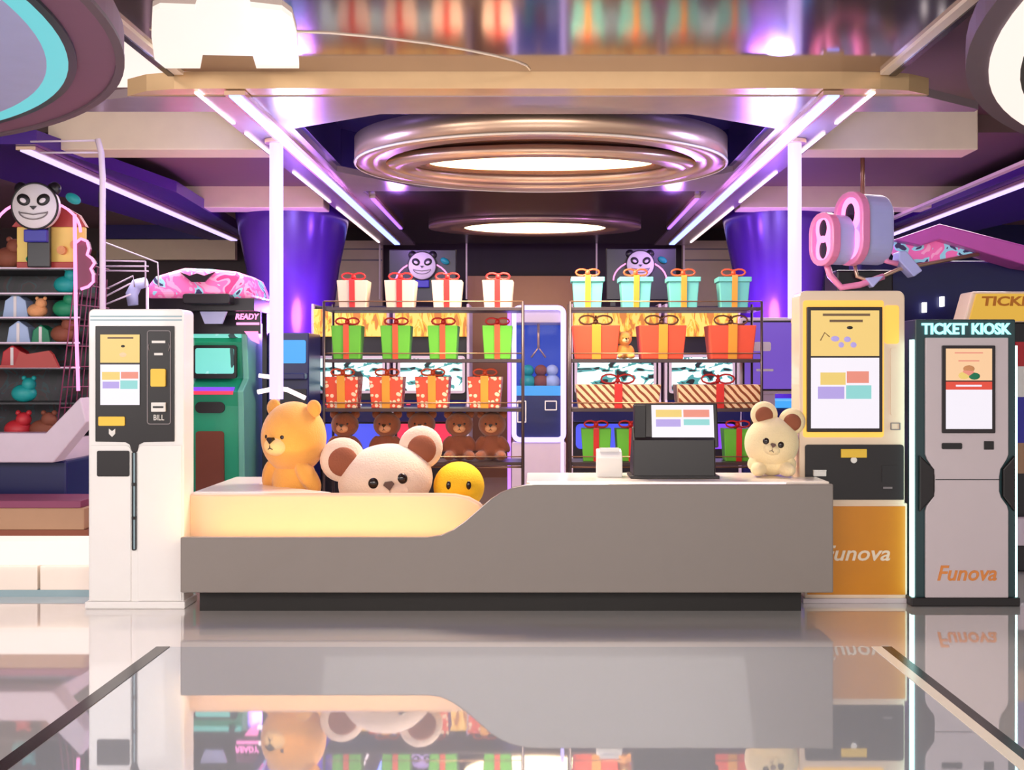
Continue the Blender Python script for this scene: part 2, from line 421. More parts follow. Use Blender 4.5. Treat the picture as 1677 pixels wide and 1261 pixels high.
# round hanging lamp in the octagonal recess
yc = d(6.70)
o = thing('ring_chandelier', 'large round metal ring lamp hanging in the dark recess above the counter', 'ceiling light', (0.05, yc, 3.37))
MB().lathe([(1.56, 0), (1.56, .20), (1.53, .20), (1.53, .03), (1.30, .05), (1.30, .0), (1.56, 0)], (0, 0, 0), 'metal_warm', 96, 'z', 1., .82).build('outer_ring', o)
MB().lathe([(1.562, -.008), (1.565, .008), (1.545, -.012), (1.562, -.008)], (0, 0, 0), 'cream_trim', 96, 'z', 1., .82).build('rim_edge', o)
MB().lathe([(1e-3, .12), (1.54, .10), (1.54, .14), (1e-3, .16)], (0, 0, 0), 'metal_brown', 96, 'z', 1., .82).build('back_plate', o)
MB().lathe([(1.42, -.02), (1.42, .05), (1.10, .07), (1.10, -.02), (1.42, -.02)], (0.0, .24, .03), 'metal_warm', 96, 'z', 1., .52).build('inner_ring', o)
MB().lathe([(1.08, .0), (1.08, .06), (1.0, .06), (1.0, .0), (1.08, .0)], (0.0, .22, .05), 'metal_brown', 96, 'z', 1., .42).build('inner_ring', o)
MB().lathe([(1e-3, 0), (.96, 0), (.96, .04), (1e-3, .04)], (0.0, .18, .06), 'lamp_warm', 64, 'z', 1., .36, smooth=False).build('lamp_disc', o)
for a in (45, 135, 225, 315):
    ca, sa = math.cos(math.radians(a)), math.sin(math.radians(a))
    MB().tube([(1.1 * ca, .85 * sa, .12), (1.1 * ca, .85 * sa, .50)], .012, 'metal_brown').build('suspension_rod', o)
o = thing('oval_ceiling_lamp', 'flat oval glowing lamp at the back of the canopy', 'ceiling light', (0, d(10.1), 3.46))
MB().lathe([(1e-3, 0), (.9, 0), (.9, .04), (1e-3, .04)], (0, 0, 0), 'lamp_warm', 64, 'z', 1., .6, smooth=False).build('lamp_disc', o)
MB().lathe([(.9, -.01), (1.35, -.01), (1.35, .04), (.9, .04), (.9, -.01)], (0, 0, 0), 'metal_warm', 64, 'z', 1., .6).build('rim', o)
o = thing('ceiling_reflection', 'glaring white reflection on the glossy ceiling at upper left, built as a glowing panel', 'ceiling light', (0, 0, 3.56))  # bright reflection of an unknown source, put in as a glowing plate
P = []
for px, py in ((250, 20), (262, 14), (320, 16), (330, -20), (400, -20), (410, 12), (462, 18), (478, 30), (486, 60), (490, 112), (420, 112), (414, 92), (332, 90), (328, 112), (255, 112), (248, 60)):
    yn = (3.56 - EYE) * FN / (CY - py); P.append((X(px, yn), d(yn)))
MB().prism(P, 0, .03, 'glow_white', 'z').build('diffuser', o)

# large round suspended discs
def big_disc(name, label, cx, cy, r, z, rings, base):
    o = thing(name, label, 'ceiling feature', (cx, cy, z))
    MB().lathe([(1e-3, 0), (r, 0), (r, .12), (1e-3, .12)], (0, 0, 0), base, 128, 'z', smooth=False).build('disc', o)
    for (r0, r1, m, nm) in rings:
        MB().lathe([(r0, -.015), (r1, -.015), (r1, .005), (r0, .005), (r0, -.015)], (0, 0, 0), m, 128, 'z', smooth=False).build(nm, o)
    for a in range(4):
        an = PI / 4 + a * PI / 2
        MB().tube([(r * .7 * math.cos(an), r * .7 * math.sin(an), .12), (r * .7 * math.cos(an), r * .7 * math.sin(an), 3.895 - z)], .015, 'metal_brown').build('suspension_rod', o)
big_disc('suspended_disc', 'large purple brown ceiling disc with a cyan light ring at upper left', -5.1, 4.2, 3.26, 3.2, ((2.90, 3.0, 'led_cyan', 'light_ring'), (2.6, 2.9, 'pale_blue', 'pale_ring'), (3.0, 3.04, 'teal_frame', 'dark_ring'), (3.22, 3.262, 'disc_plum', 'edge_ring')), 'disc_purple')
big_disc('suspended_disc', 'large ceiling disc with white and cyan light rings at upper right', 6.58, 3.77, 4.70, 3.2, ((4.44, 4.59, 'disc_white', 'light_ring'), (4.33, 4.44, 'teal_frame', 'dark_ring'), (4.15, 4.33, 'led_cyan', 'light_ring')), 'disc_plum')
o = thing('ceiling_light_panel', 'bright white light panel between the glossy ceiling and the purple disc', 'ceiling light', (-2.75, d(4.3), 3.84))
MB().box(-.55, .38, -1.2, 2.5, 0, .02, 'glow_white').build('diffuser', o)
MB().frame(-.38, .38, 0, 0, 0, 0, 0.001, 'cream_trim') if False else None
MB().box(-.58, .40, -1.23, 2.53, .02, .06, 'cream_trim').build('frame', o)
# flared purple columns
def column(px, yn, label, n):
    prof = [(.46, 0), (.46, .3), (.42, 1.2), (.46, 2.1), (.56, 2.9), (.68, 3.5), (.68, 3.9)]
    struct(MB().lathe(prof, (X(px, yn), d(yn), 0), 'column', 64).build('trim_%d' % n))
column(480, 9.7, '', 31); column(1275, 9.7, '', 32)

# ================================================================== COUNTER
yn = 5.3; o = thing('reception_counter', 'long grey and cream reception counter with a low left wing and raised right desk', 'counter', (0, d(yn), 0))
zx = lambda px, py: (X(px, yn), Z(py, yn))
top = [(700, 880), (722, 877), (742, 868), (762, 854), (785, 834), (803, 818), (820, 807), (840, 799), (862, 794), (885, 793), (1365, 793)]
P = [zx(295, 971), zx(1365, 971)] + [zx(*p) for p in reversed(top)] + [zx(295, 880)]
MB().prism(P, 0, .05, 'counter_grey').build('front_panel', o, bevel=.008)
zt = Z(793, yn); zl = Z(880, yn); zb = Z(971, yn)
def desk(x0, x1, x2, ya, yb, yc_): return [(x0, ya), (x2, ya), (x2, yb), (x1, yb), (x1, yc_), (x0, yc_)]
MB().prism(desk(X(862, yn), 1.80, X(1365, yn), .05, .36, .66), zb, zt - .035, 'counter_grey', 'z').build('desk_body', o, bevel=.006)
MB().prism(desk(X(862, yn), 1.83, X(1362, yn), .051, .385, .69), zt - .03, zt + .012, 'counter_top', 'z').build('desktop', o, bevel=.008)
MB().box(X(295, yn), X(862, yn), .05, .34, zb, zl - .06, 'counter_cream').build('ledge', o, bevel=.004)
MB().box(X(300, yn), X(760, yn), .06, .10, zl - .06, zl - .045, 'cove').build('cove_light', o)
MB().box(X(868, yn), X(1290, yn), .046, .053, zt - .012, zt + .006, 'led_pale').build('edge_light', o)
MB().box(X(327, 5.44), X(1312, 5.44), d(.14), .6, 0, zb, 'plinth').build('plinth', o)
# raised cream back wing with rounded end
yw = 5.6; dy = d(yw - yn)
P = [(X(308, yw), 0.17), (X(775, yw), .17)] + [(X(px, yw), Z(py, yw)) for px, py in ((800, 850), (797, 838), (786, 825), (768, 815), (745, 810), (720, 809))] + [(X(308, yw), Z(809, yw))]
MB().prism(P, dy, dy + .09, 'counter_cream').build('wing_panel', o, bevel=.02, seg=3)
zd = Z(809, yw)
MB().prism([(X(308, yw), dy + .09), (X(540, yw), dy + .09), (X(530, yw), dy + .13), (-2.10, dy + .62), (-2.16, dy + 1.2), (X(308, yw), dy + 1.2)], zd - .05, zd + .003, 'counter_top', 'z').build('wing_top', o, bevel=.01)
MB().box(X(308, yw) + .05, -2.2, dy + .12, dy + 1.15, 0, zd - .05, 'counter_cream').build('wing_cabinet', o)
DESK = zt + .012; DECK = zd + .003

# ================================================================== KIOSKS
# left white kiosk
yn = 5.5; kx = X(222, yn); o = thing('payment_kiosk', 'tall white payment kiosk with black upper panel left of the counter', 'kiosk', (kx, d(yn), 0))
lx = lambda px: X(px, yn) - kx
lz = lambda py: max(0, Z(py, yn))
MB().rpanel(lx(145), lx(301), 0, .22, 0, lz(506), (.01, .01, .035, .035), 'white_shell').build('cabinet', o, bevel=.008)
mb = MB()
for py in (518, 524): mb.box(lx(148), lx(298), -.003, .002, lz(py) - .005, lz(py) + .004, 'groove')
mb.build('top_groove', o)
P = [(lx(286), lz(723)), (lx(286), lz(534)), (lx(157), lz(534)), (lx(157), lz(723)), (lx(206), lz(724)), (lx(213), lz(728)), (lx(217), lz(740)), (lx(225), lz(740)), (lx(228), lz(728)), (lx(236), lz(724))]
pn = MB().prism(P, -.012, 0.004, 'black_panel').build('control_panel', o, bevel=.004)
mb = MB()
def scr(mb, a, b, t, bt, m, y=-.014, dd=.004): mb.box(lx(a), lx(b), y - dd, y + .002, lz(bt), lz(t), m)
scr(mb, 165, 231, 547, 664, 'ink', -.013, .003)
scr(mb, 166, 230, 548, 594, 'scr_yellow', -.015); scr(mb, 166, 230, 597, 663, 'scr_white', -.015)
for a, b, t, bt, m in ((169, 198, 609, 622, 'scr_y'), (200, 228, 609, 620, 'scr_r'), (170, 197, 625, 636, 'scr_p'), (199, 227, 623, 637, 'scr_t')): scr(mb, a, b, t, bt, m, -.017)
scr(mb, 178, 220, 552, 555, 'scr_ink', -.017); mb.ball((lx(203), -.019, lz(567)), (.014, .002, .009), 'ink', nu=12, nv=6); mb.ball((lx(203), -.018, lz(581)), (.03, .002, .02), 'scr_peach', nu=12, nv=6)
mb.build('touch_screen', pn)
mb = MB(); mb.frame(lx(242), lx(281), -.016, -.010, lz(695), lz(541), .006, 'grey_line', .02); mb.build('reader_surround', pn)
mb = MB(); scr(mb, 250, 272, 558, 562, 'paper_white'); scr(mb, 254, 268, 578, 582, 'paper_white')
for px in (246, 277): mb.tube([(lx(px), -.015, lz(575)), (lx(px + (2 if px > 260 else -2)), -.015, lz(568)), (lx(px), -.015, lz(562))], .003, 'grey_line', 6)
mb.text('BILL', lx(253), lx(270), lz(688), lz(679), -.013, 'paper_white', .004)
mb.build('reader_print', pn)
MB().rpanel(lx(249), lx(273), -.03, -.01, lz(633), lz(604), .01, 'yellow_plate').build('card_reader', pn)
MB().rpanel(lx(250), lx(273), -.03, -.01, lz(674), lz(659), .004, 'paper_white').box(lx(253), lx(270), -.033, -.029, lz(668), lz(665), 'ink').build('bill_slot', pn)
MB().rpanel(lx(163), lx(206), -.022, -.01, lz(697), lz(682), .008, 'yellow_plate').build('name_plate', pn)
mb = MB()
for dz in (0, -.018): mb.prism([(lx(180), lz(702) + dz), (lx(185), lz(706) + dz), (lx(190), lz(702) + dz), (lx(190), lz(706) + dz), (lx(185), lz(711) + dz), (lx(180), lz(706) + dz)], -.018, -.011, 'paper_white')
mb.build('emblem', pn)
MB().rpanel(lx(149), lx(215), -.008, .004, lz(984), lz(729), (.005, .005, .04, .005), 'white_shell').build('left_door', o, bevel=.004)
MB().rpanel(lx(226), lx(298), -.008, .004, lz(984), lz(729), (.005, .005, .005, .04), 'white_shell').build('right_door', o, bevel=.004)
MB().rpanel(lx(160), lx(213), -.014, -.006, lz(780), lz(738), .012, 'black_panel').build('window', o)
mb = MB().frame(lx(217), lx(224), -.014, .002, lz(901), lz(740), .007, 'ink', .01); mb.box(lx(218), lx(223), -.006, .002, lz(900), lz(741), 'groove')
for py in (793, 848): mb.box(lx(217), lx(224), -.016, 0, lz(py) - .01, lz(py) + .01, 'ink')
mb.build('seam_handle', o)
MB().box(lx(141), lx(305), -.03, .25, 0, .05, 'white_shell').build('foot', o, bevel=.01)

# yellow and white kiosk
yn = 5.625; kx = X(1398, yn); o = thing('order_kiosk', 'white and amber self service kiosk behind the right end of the counter', 'kiosk', (kx, d(yn), 0))
MB().rpanel(lx(1309), lx(1482), 0, .24, lz(826), lz(476), (.02, .02, .05, .05), 'warm_shell').build('upper_housing', o, bevel=.008)
mb = MB(); mb.rpanel(lx(1315), lx(1447), -.006, .002, lz(716), lz(492), .02, 'amber_lit'); mb.rpanel(lx(1448), lx(1472), -.006, .002, lz(563), lz(500), .02, 'amber_lit'); mb.build('amber_panel', o)
MB().rpanel(lx(1458), lx(1472), -.008, .002, lz(680), lz(570), .015, 'warm_shell').build('side_grille', o)
b_ = MB().box(lx(1320), lx(1443), -.035, -.004, lz(707), lz(503), 'black_bezel').build('screen_bezel', o, bevel=.005)
mb = MB(); scr(mb, 1326, 1437, 509, 583, 'scr_yellow', -.036); scr(mb, 1326, 1437, 586, 701, 'scr_white', -.036)
for a, b, t, bt, m in ((1341, 1382, 610, 630, 'scr_y'), (1384, 1420, 608, 627, 'scr_r'), (1337, 1380, 633, 653, 'scr_p'), (1383, 1424, 631, 653, 'scr_t'), (1345, 1422, 514, 518, 'scr_ink'), (1356, 1410, 524, 528, 'scr_ink')): scr(mb, a, b, t, bt, m, -.038)
for px, py, rx in ((1365, 555, .03), (1385, 556, .025), (1375, 565, .02), (1395, 565, .022)): mb.ball((lx(px), -.041, lz(py)), (rx, .002, .02), 'scr_p', nu=12, nv=6)
mb.ball((lx(1389), -.041, lz(537)), (.022, .003, .012), 'ink', nu=12, nv=6)
mb.tube([(lx(1341), -.041, lz(558)), (lx(1348), -.041, lz(545)), (lx(1356), -.041, lz(552))], .004, 'scr_ink', 6)
mb.build('touch_screen', b_)
MB().frame(lx(1458), lx(1474), -.01, .002, lz(704), lz(692), .006, 'grey_line', .005).build('card_symbol', o)
pn = MB().rpanel(lx(1318), lx(1479), -.014, .002, lz(818), lz(728), (.001, .001, .02, .02), 'black_panel').build('service_panel', o)
MB().box(lx(1376), lx(1418), -.026, -.01, lz(749), lz(735), 'yellow_plate').build('name_plate', pn, bevel=.002)
MB().lathe([(1e-3, -.004), (.022, -.004), (.022, .004), (1e-3, .004)], (lx(1397), -.018, lz(753)), 'paper_white', 20, 'y', smooth=False).build('push_button', pn)
mb = MB().rpanel(lx(1443), lx(1468), -.018, -.01, lz(790), lz(762), .005, 'ink'); scr(mb, 1445, 1460, 797, 800, 'grey_line'); mb.build('card_reader', pn)
mb = MB().rpanel(lx(1318), lx(1486), .0, .26, .03, lz(824), .008, 'warm_shell'); mb.build('lower_housing', o, bevel=.006)
q = MB().box(lx(1322), lx(1482), -.008, .002, .06, lz(829), 'orange_panel').build('front_panel', o)
MB().text('Funova', lx(1346), lx(1457), lz(918), lz(893), -.008, 'text_pale', .006, .25, .015).build('lettering', q)
MB().box(lx(1314), lx(1490), -.02, .28, 0, .035, 'lilac_shell').build('foot', o, bevel=.006)

# ticket kiosk
yn = 5.56; kx = X(1580, yn); o = thing('ticket_kiosk', 'dark teal and grey ticket kiosk with glowing edges at the right', 'kiosk', (kx, d(yn), 0))
MB().rpanel(lx(1499), lx(1663), 0, .24, 0.02, lz(523), .01, 'teal_frame').build('cabinet', o, bevel=.006)
mb = MB().text('TICKET KIOSK', lx(1509), lx(1655), lz(548), lz(529), -.001, 'lit_teal', .012, 0, .03); mb.build('lit_lettering', o)
side = [(553, 1514), (744, 1514), (752, 1517), (768, 1527), (780, 1529), (804, 1529), (814, 1526), (828, 1516), (836, 1514), (978, 1514)]
P = [(lx(px), lz(py)) for py, px in side] + [(lx(1580 + (1583 - px) + .5), lz(py)) for py, px in reversed(side)]
pn = MB().prism(P, -.022, .002, 'lilac_shell').build('front_panel', o, bevel=.006)
MB().box(lx(1530), lx(1637), -.024, -.02, lz(785) - .003, lz(785) + .003, 'ink').build('seam', pn)
for s_, (a, b) in ((0, (1504, 1528)), (1, (1640, 1660))):
    P = [(lx(a if s_ == 0 else b), lz(745)), (lx(b if s_ == 0 else a), lz(768)), (lx(b if s_ == 0 else a), lz(812)), (lx(a if s_ == 0 else b), lz(838))]
    MB().prism(P, -.03, .002, 'black_panel').build('side_grip', o, bevel=.008)
b_ = MB().rpanel(lx(1540), lx(1627), -.034, -.02, lz(709), lz(566), .008, 'black_bezel').build('screen_bezel', pn, bevel=.003)
mb = MB(); scr(mb, 1546, 1621, 571, 623, 'scr_peach', -.034); scr(mb, 1546, 1621, 625, 638, 'scr_red', -.034); scr(mb, 1546, 1621, 638, 702, 'scr_white', -.034)
scr(mb, 1560, 1606, 577, 579, 'scr_r', -.036); scr(mb, 1566, 1600, 590, 592, 'scr_r', -.036); scr(mb, 1562, 1604, 630, 633, 'scr_white', -.036)
for px, py, m in ((1582, 610, 'scr_r'), (1575, 615, 'scr_y'), (1592, 616, 'toy_green'), (1583, 604, 'plush_tan')): mb.ball((lx(px), -.04, lz(py)), (.04, .002, .025), m, nu=12, nv=6)
mb.build('touch_screen', b_)
MB().rpanel(lx(1540), lx(1573), -.03, -.02, lz(735), lz(725), .01, 'ink').build('ticket_slot', pn)
MB().box(lx(1609), lx(1625), -.03, -.02, lz(736), lz(722), 'ink').build('card_slot', pn, bevel=.003)
MB().text('Funova', lx(1533), lx(1630), lz(950), lz(925), -.021, 'text_orange', .006, .25, .015).build('lettering', pn)
for px in (1496, 1665): MB().box(lx(px) - .008, lx(px) + .008, .005, .06, .05, lz(556 if px < 1600 else 566), 'edge_teal').build('edge_light', o)
MB().box(lx(1490), lx(1668), -.03, .28, 0, .06, 'black_panel').build('foot', o, bevel=.006)
# glimpse of kiosk behind
yn = 6.6; kx = X(1500, yn); o = thing('payment_kiosk', 'pale kiosk mostly hidden behind the teal ticket kiosk', 'kiosk', (kx, d(yn), 0))
MB().rpanel(lx(1478), lx(1560), 0, .25, 0, lz(530), .02, 'white_shell').build('cabinet', o, bevel=.006)
MB().box(lx(1482), lx(1540), -.01, .002, lz(640), lz(570), 'ink').build('screen', o)
MB().box(lx(1480), lx(1550), -.01, .002, lz(550), lz(538), 'lit_teal').build('header_light', o)

# ================================================================== POS and small desk things
yn = 5.46; kx = X(1105, yn); o = thing('cash_register', 'black cash register with a lit tilted screen on the raised desk', 'cash register', (kx, d(yn) + .06, DESK))
lz2 = lambda py: Z(py, yn) - DESK
P = [(-.02, 0), (.24, 0), (.24, .1), (.10, lz2(700)), (.0, lz2(722))]
MB().prism(P, lx(1038), lx(1174), 'black_panel', 'x').build('base', o, bevel=.01)
hd = bpy.data.objects.new('tmp', None)
mb = MB(); mb.xf = Matrix.Translation((0, 0.02, lz2(722))) @ Matrix.Rotation(math.radians(-12), 4, 'X')
H_ = .29
mb.box(lx(1041), lx(1180), 0, .035, -.05, lz2(660) - lz2(722) , 'black_panel'); hsg = mb.build('monitor', o, bevel=.008)
mb2 = MB(); mb2.xf = mb.xf; zt_ = lz2(660) - lz2(722)
def pscr(a, b, u, v, m, dd): mb2.box(lx(a), lx(b), -dd, .001, zt_ * u, zt_ * v, m)
pscr(1070, 1173, .03, .95, 'scr_white', .003)
pscr(1077, 1120, .62, .82, 'scr_y', .005); pscr(1123, 1166, .62, .82, 'scr_r', .005); pscr(1077, 1118, .36, .56, 'scr_p', .005); pscr(1123, 1166, .4, .56, 'scr_t', .005)
mb2.build('screen', hsg)
MB().box(lx(1041), lx(1060), .02, .14, .02, lz2(664), 'black_panel').build('card_reader', o, bevel=.005)
MB().box(lx(1033), lx(1180), -.03, .26, 0, .02, 'ink').build('foot', o, bevel=.004)
bpy.data.objects.remove(hd)
yn = 5.5; kx = X(1000, yn); o = thing('receipt_printer', 'small white receipt printer on the desk left of the cash register', 'printer', (kx, d(yn) + .08, DESK))
MB().prism([(0, 0), (.14, 0), (.14, lz(738) - DESK), (.05, lz(742) - DESK), (0, lz(752) - DESK)], lx(979), lx(1021), 'paper_white', 'x').build('housing', o, bevel=.006)
MB().box(lx(984), lx(1016), .05, .09, lz(742) - DESK, lz(736) - DESK, 'white_shell').build('paper_strip', o)
yn = 5.6; kx = X(1343, yn); o = thing('card_box', 'tiny white box at the right end of the desk', 'box', (kx, d(yn), DESK))
MB().box(-.045, .045, 0, .06, 0, .035, 'paper_white').build('box', o, bevel=.004)
MB().box(-.046, .046, -.001, .061, .035, .045, 'white_shell').build('lid', o, bevel=.002)

# ================================================================== PLUSH TOYS
def plush(name, label, cat, loc, rz, s, fur, light, roll=0., ear=.09, inner=None, eye=.022, nosem='dark_eye', headr=(.27, .23, .25), muzz=(.12, .08, .085), group=None, stand=0., vox=.018, earx=.21, earz=.2, hz=.70, bz=1.):
    o = thing(name, label, cat, loc, rz, group); o.scale = (s, s, s)
    b = MB(); zz = stand
    b.ball((0, 0, .27 * bz + zz), (.24, .20, .27 * bz), fur)
    if stand > 0:
        for sg in (-1, 1): b.ball((sg * .12, 0, (zz + .1) / 2), (.12, .13, (zz + .14) / 2), fur); b.ball((sg * .13, -.06, .06), (.12, .17, .06), fur)
    else:
        for sg in (-1, 1): b.ball((sg * .19, -.2, .105), (.105, .2, .1), fur, Matrix.Rotation(sg * .35, 3, 'Z'))
    for sg in (-1, 1): b.ball((sg * .25, -.07, .32 * bz + zz), (.085, .1, .2 * bz), fur, Matrix.Rotation(-sg * .5, 3, 'Y') @ Matrix.Rotation(.3, 3, 'X'))
    b.build('body', o, remesh=vox)
    hc = Vector((0, -.01, hz + zz)); T = Matrix.Translation(hc) @ Matrix.Rotation(roll, 4, 'Y')
    def part(nm, par, m, f):
        q = MB(); q.xf = T; f(q, m); return q.build(nm, par)
    q = MB(); q.xf = T; q.ball((0, 0, 0), headr, fur, nu=40, nv=24); head = q.build('head', o)
    for sg in (-1, 1):
        e = part('ear', head, fur, lambda q, m: q.ball((sg * earx, .0, earz), (ear, ear * .5, ear), m))
        if inner: part('inner_ear', head, inner, lambda q, m: q.ball((sg * earx, -ear * .34, earz - .01), (ear * .66, ear * .3, ear * .66), m))
        part('eye', head, 'dark_eye', lambda q, m: q.ball((sg * .1, -headr[1] * .90, .02), (eye, eye * .7, eye), m))
    if muzz: part('muzzle', head, light, lambda q, m: q.ball((0, -headr[1] * .86, -.07), muzz, m))
    ny = -headr[1] * .86 - (muzz[1] if muzz else .02)
    part('nose', head, nosem, lambda q, m: q.prism([(-.04, .0), (0, -.045), (.04, 0), (.025, .02), (-.025, .02)], ny - .012, ny + .03, m))
    part('mouth', head, nosem, lambda q, m: q.tube([(-.03, ny + .006, -.10), (0, ny - .004, -.085), (0, ny - .006, -.04), (0, ny - .004, -.085), (.03, ny + .006, -.10)], .006, m, 6))
    return o
# orange bear behind the wing
yn = 6.0
plush('plush_bear', 'big orange plush bear standing behind the low left end of the counter', 'plush bear', (X(482, yn), d(yn), 0), math.radians(-30), .74, 'plush_orange', 'plush_orange_lt', ear=.09, headr=(.35, .30, .37), earx=.27, earz=.30, eye=.03, muzz=(.14, .08, .1), stand=.84)
yn = 6.0
plush('plush_bear', 'large cream plush bear with brown inner ears peeking over the counter wing', 'plush bear', (X(631, yn), d(yn) + .02, 0), math.radians(12), 1.02, 'plush_cream', 'plush_cream', roll=math.radians(-8), ear=.165, inner='plush_innear', headr=(.35, .28, .27), earx=.29, earz=.20, eye=.042, nosem='nose_brown', muzz=(.14, .06, .09), stand=.10)
yn = 5.62
plush('plush_bear', 'ivory plush bear with a brown inner ear, on the right end of the raised desk', 'plush bear', (X(1264, 5.64), d(5.3) + .47, DESK), math.radians(-8), .50, 'plush_ivory', 'plush_ivory', roll=math.radians(14), ear=.19, inner='plush_innear', headr=(.38, .28, .38), earx=.20, earz=.37, hz=.46, bz=.6, eye=.05, nosem='nose_brown')
# duck
yn = 6.0; o = thing('plush_duck', 'yellow plush duck with an orange bill peeking over the counter wing', 'plush duck', (X(750, yn), d(yn) + .1, 0))
MB().ball((0, 0, .30), (.2, .2, .30), 'plush_yellow').ball((0, .2, .34), (.08, .12, .07), 'plush_yellow').ball((-.18, 0, .36), (.05, .12, .15), 'plush_yellow').ball((.18, 0, .36), (.06, .12, .15), 'plush_yellow').build('body', o, remesh=.02)
h = MB().ball((0, 0, .76), (.195, .18, .19), 'plush_yellow', nu=36, nv=20).build('head', o)
for sg in (-1, 1): MB().ball((sg * .075 + .01, -.165, .785), (.019, .014, .032), 'dark_eye').build('eye', h)
MB().ball((.01, -.19, .69), (.10, .08, .028), 'bill_orange').build('bill', h)
for sg in (-1, 1): MB().ball((sg * .1, -.12, .03), (.08, .13, .03), 'bill_orange').build('foot', o)

# ================================================================== RACKS
RY = 7.0; DEPTH = .42
SH = [Z(503, RY), Z(588, RY), Z(669, RY), Z(757, RY)]
def rack(label, px0, px1, extra):
    o = thing('display_rack', label, 'shelf', (X((px0 + px1) / 2, RY), d(RY), 0)); ox = X((px0 + px1) / 2, RY)
    a, b = X(px0, RY) - ox, X(px1, RY) - ox
    for z in SH + [SH[3] - .42]:
        s_ = MB().box(a, b, 0, DEPTH, z - .03, z, 'rack_metal').build('shelf', o, bevel=.003)
        MB().tube([(a, -.012, z + .05), (b, -.012, z + .05)], .006, 'rack_brass', 6).build('guard_rail', s_)
    for x in (a, b):
        for y in (-.012, DEPTH): MB().tube([(x, y, 0), (x, y, SH[0] + .05)], .012, 'rack_metal', 8).build('post', o)
    for z in (SH[3] - .08,): MB().tube([(a, DEPTH + .0, z), (b, DEPTH + .0, z)], .01, 'rack_brass', 6).build('cross_bar', o)
    return o
rack('dark metal display rack of gifts and brown bears on the left, behind the cream bear', 531, 856, 0)
rack('dark metal display rack of gifts on the right, behind the cash register', 934, 1247, 0)
def gift(w, h, boxm, ribm, lid=False, taper=.86, rw=.05, bow=.085, depth=None, label='', group='', bowm=None):
    dp = depth or w * .8
    o = thing('gift_box', label, 'gift box', (0, 0, 0), 0, group)
    a, b = w / 2 * taper, w / 2; da, db = dp / 2 * taper, dp / 2
    mb = MB(); vs = [(-a, -da, 0), (a, -da, 0), (a, da, 0), (-a, da, 0), (-b, -db, h), (b, -db, h), (b, db, h), (-b, db, h)]
    F = [(0, 3, 2, 1), (4, 5, 6, 7), (0, 1, 5, 4), (1, 2, 6, 5), (2, 3, 7, 6), (3, 0, 4, 7)]
    mb.add(vs, F, boxm); mb.build('box', o, bevel=.006)
    e = .006
    if lid: MB().box(-b - .012, b + .012, -db - .012, db + .012, h * .86, h + .004, boxm).build('lid', o, bevel=.005); e = .016
    r = rw / 2; mb = MB()
    mb.add([(-r, -da - .004, 0.001), (r, -da - .004, 0.001), (r, -db - e, h), (-r, -db - e, h), (-r, -db - e, h + e), (r, -db - e, h + e), (r, db + e, h + e), (-r, db + e, h + e), (-r, db + e, h), (r, db + e, h), (r, da + .004, 0.001), (-r, da + .004, 0.001)],
           [(0, 1, 2, 3), (3, 2, 5, 4), (4, 5, 6, 7), (7, 6, 9, 8), (8, 9, 10, 11)], ribm)
    rb = mb.build('ribbon', o); md = rb.modifiers.new('s', 'SOLIDIFY'); md.thickness = .003; md.offset = 1
    mb = MB()
    for sg in (-1, 1):
        P = [(0, -.0, h + e + .005)]
        for t in range(11):
            an = PI * (.08 + 1.84 * t / 10) ; P.append((sg * (bow * .62 - bow * .62 * math.cos(an)), -db * .35, h + e + .008 + bow * .30 + bow * .34 * math.sin(an - PI * .0)))
        P.append((0, 0, h + e + .005)); mb.tube(P, .009, bowm or ribm, 6)
    mb.ball((0, -db * .35, h + e + .03), (.022, .018, .024), bowm or ribm, nu=12, nv=8)
    mb.tube([(0, -db * .35, h + e), (0, -db * .35, h + e + bow * .7)], .01, bowm or ribm, 6)
    mb.build('bow', o)
    return o
def row(proto, pxs, z, labels, ye=.19):
    for i, (px, lab) in enumerate(zip(pxs, labels)):
        q = proto if i == 0 else copy_tree(proto)
        ynn = RY + ye / K; q.location = (X(px, ynn), d(RY) + ye, z); q['label'] = lab; q.rotation_euler = (0, 0, random.uniform(-.04, .04))
ordn = ['leftmost', 'second from left', 'third from left', 'rightmost']
row(gift(.275, .245, 'gift_white', 'ribbon_red', label='x', group='white gifts on the top shelf'), (580, 657, 733, 816), SH[0], ['%s white gift box with red ribbon, top shelf' % k for k in ordn])
row(gift(.27, .30, 'gift_green', 'ribbon_orange_red', label='x', group='green gifts on the second shelf', bowm='ribbon_red'), (570, 650, 727, 815), SH[1], ['%s bright green gift box of the left rack, second shelf' % k for k in ordn])
row(gift(.305, .28, 'gift_dots', 'ribbon_gold', rw=.07, label='x', group='dotted gifts on the third shelf', bowm='ribbon_orange_red'), (563, 635, 710, 795), SH[2], ['%s red and cream dotted gift box with gold ribbon, third shelf' % k for k in ordn])
row(gift(.275, .27, 'gift_teal', 'ribbon_gold', True, label='x', group='teal gifts on the top shelf', bowm='ribbon_orange_red'), (962, 1040, 1118, 1200), SH[0], ['%s teal lidded gift box with gold ribbon, top shelf' % k for k in ordn])
row(gift(.42, .30, 'gift_red', 'ribbon_gold', rw=.08, depth=.3, bow=.12, label='x', group='red gifts on the second shelf', bowm='metal_brown'), (975, 1082, 1195), SH[1], ['%s wide red gift box with gold ribbon, right rack' % k for k in ('leftmost', 'middle', 'rightmost')])
row(gift(.76, .21, 'gift_stripe', 'ribbon_red', rw=.07, depth=.28, bow=.12, taper=.93, label='x', group='striped gifts on the third shelf'), (1011, 1174), SH[2], ['long striped gift box with a red bow, the left of two', 'long striped gift box with a red bow, right one above the register'])
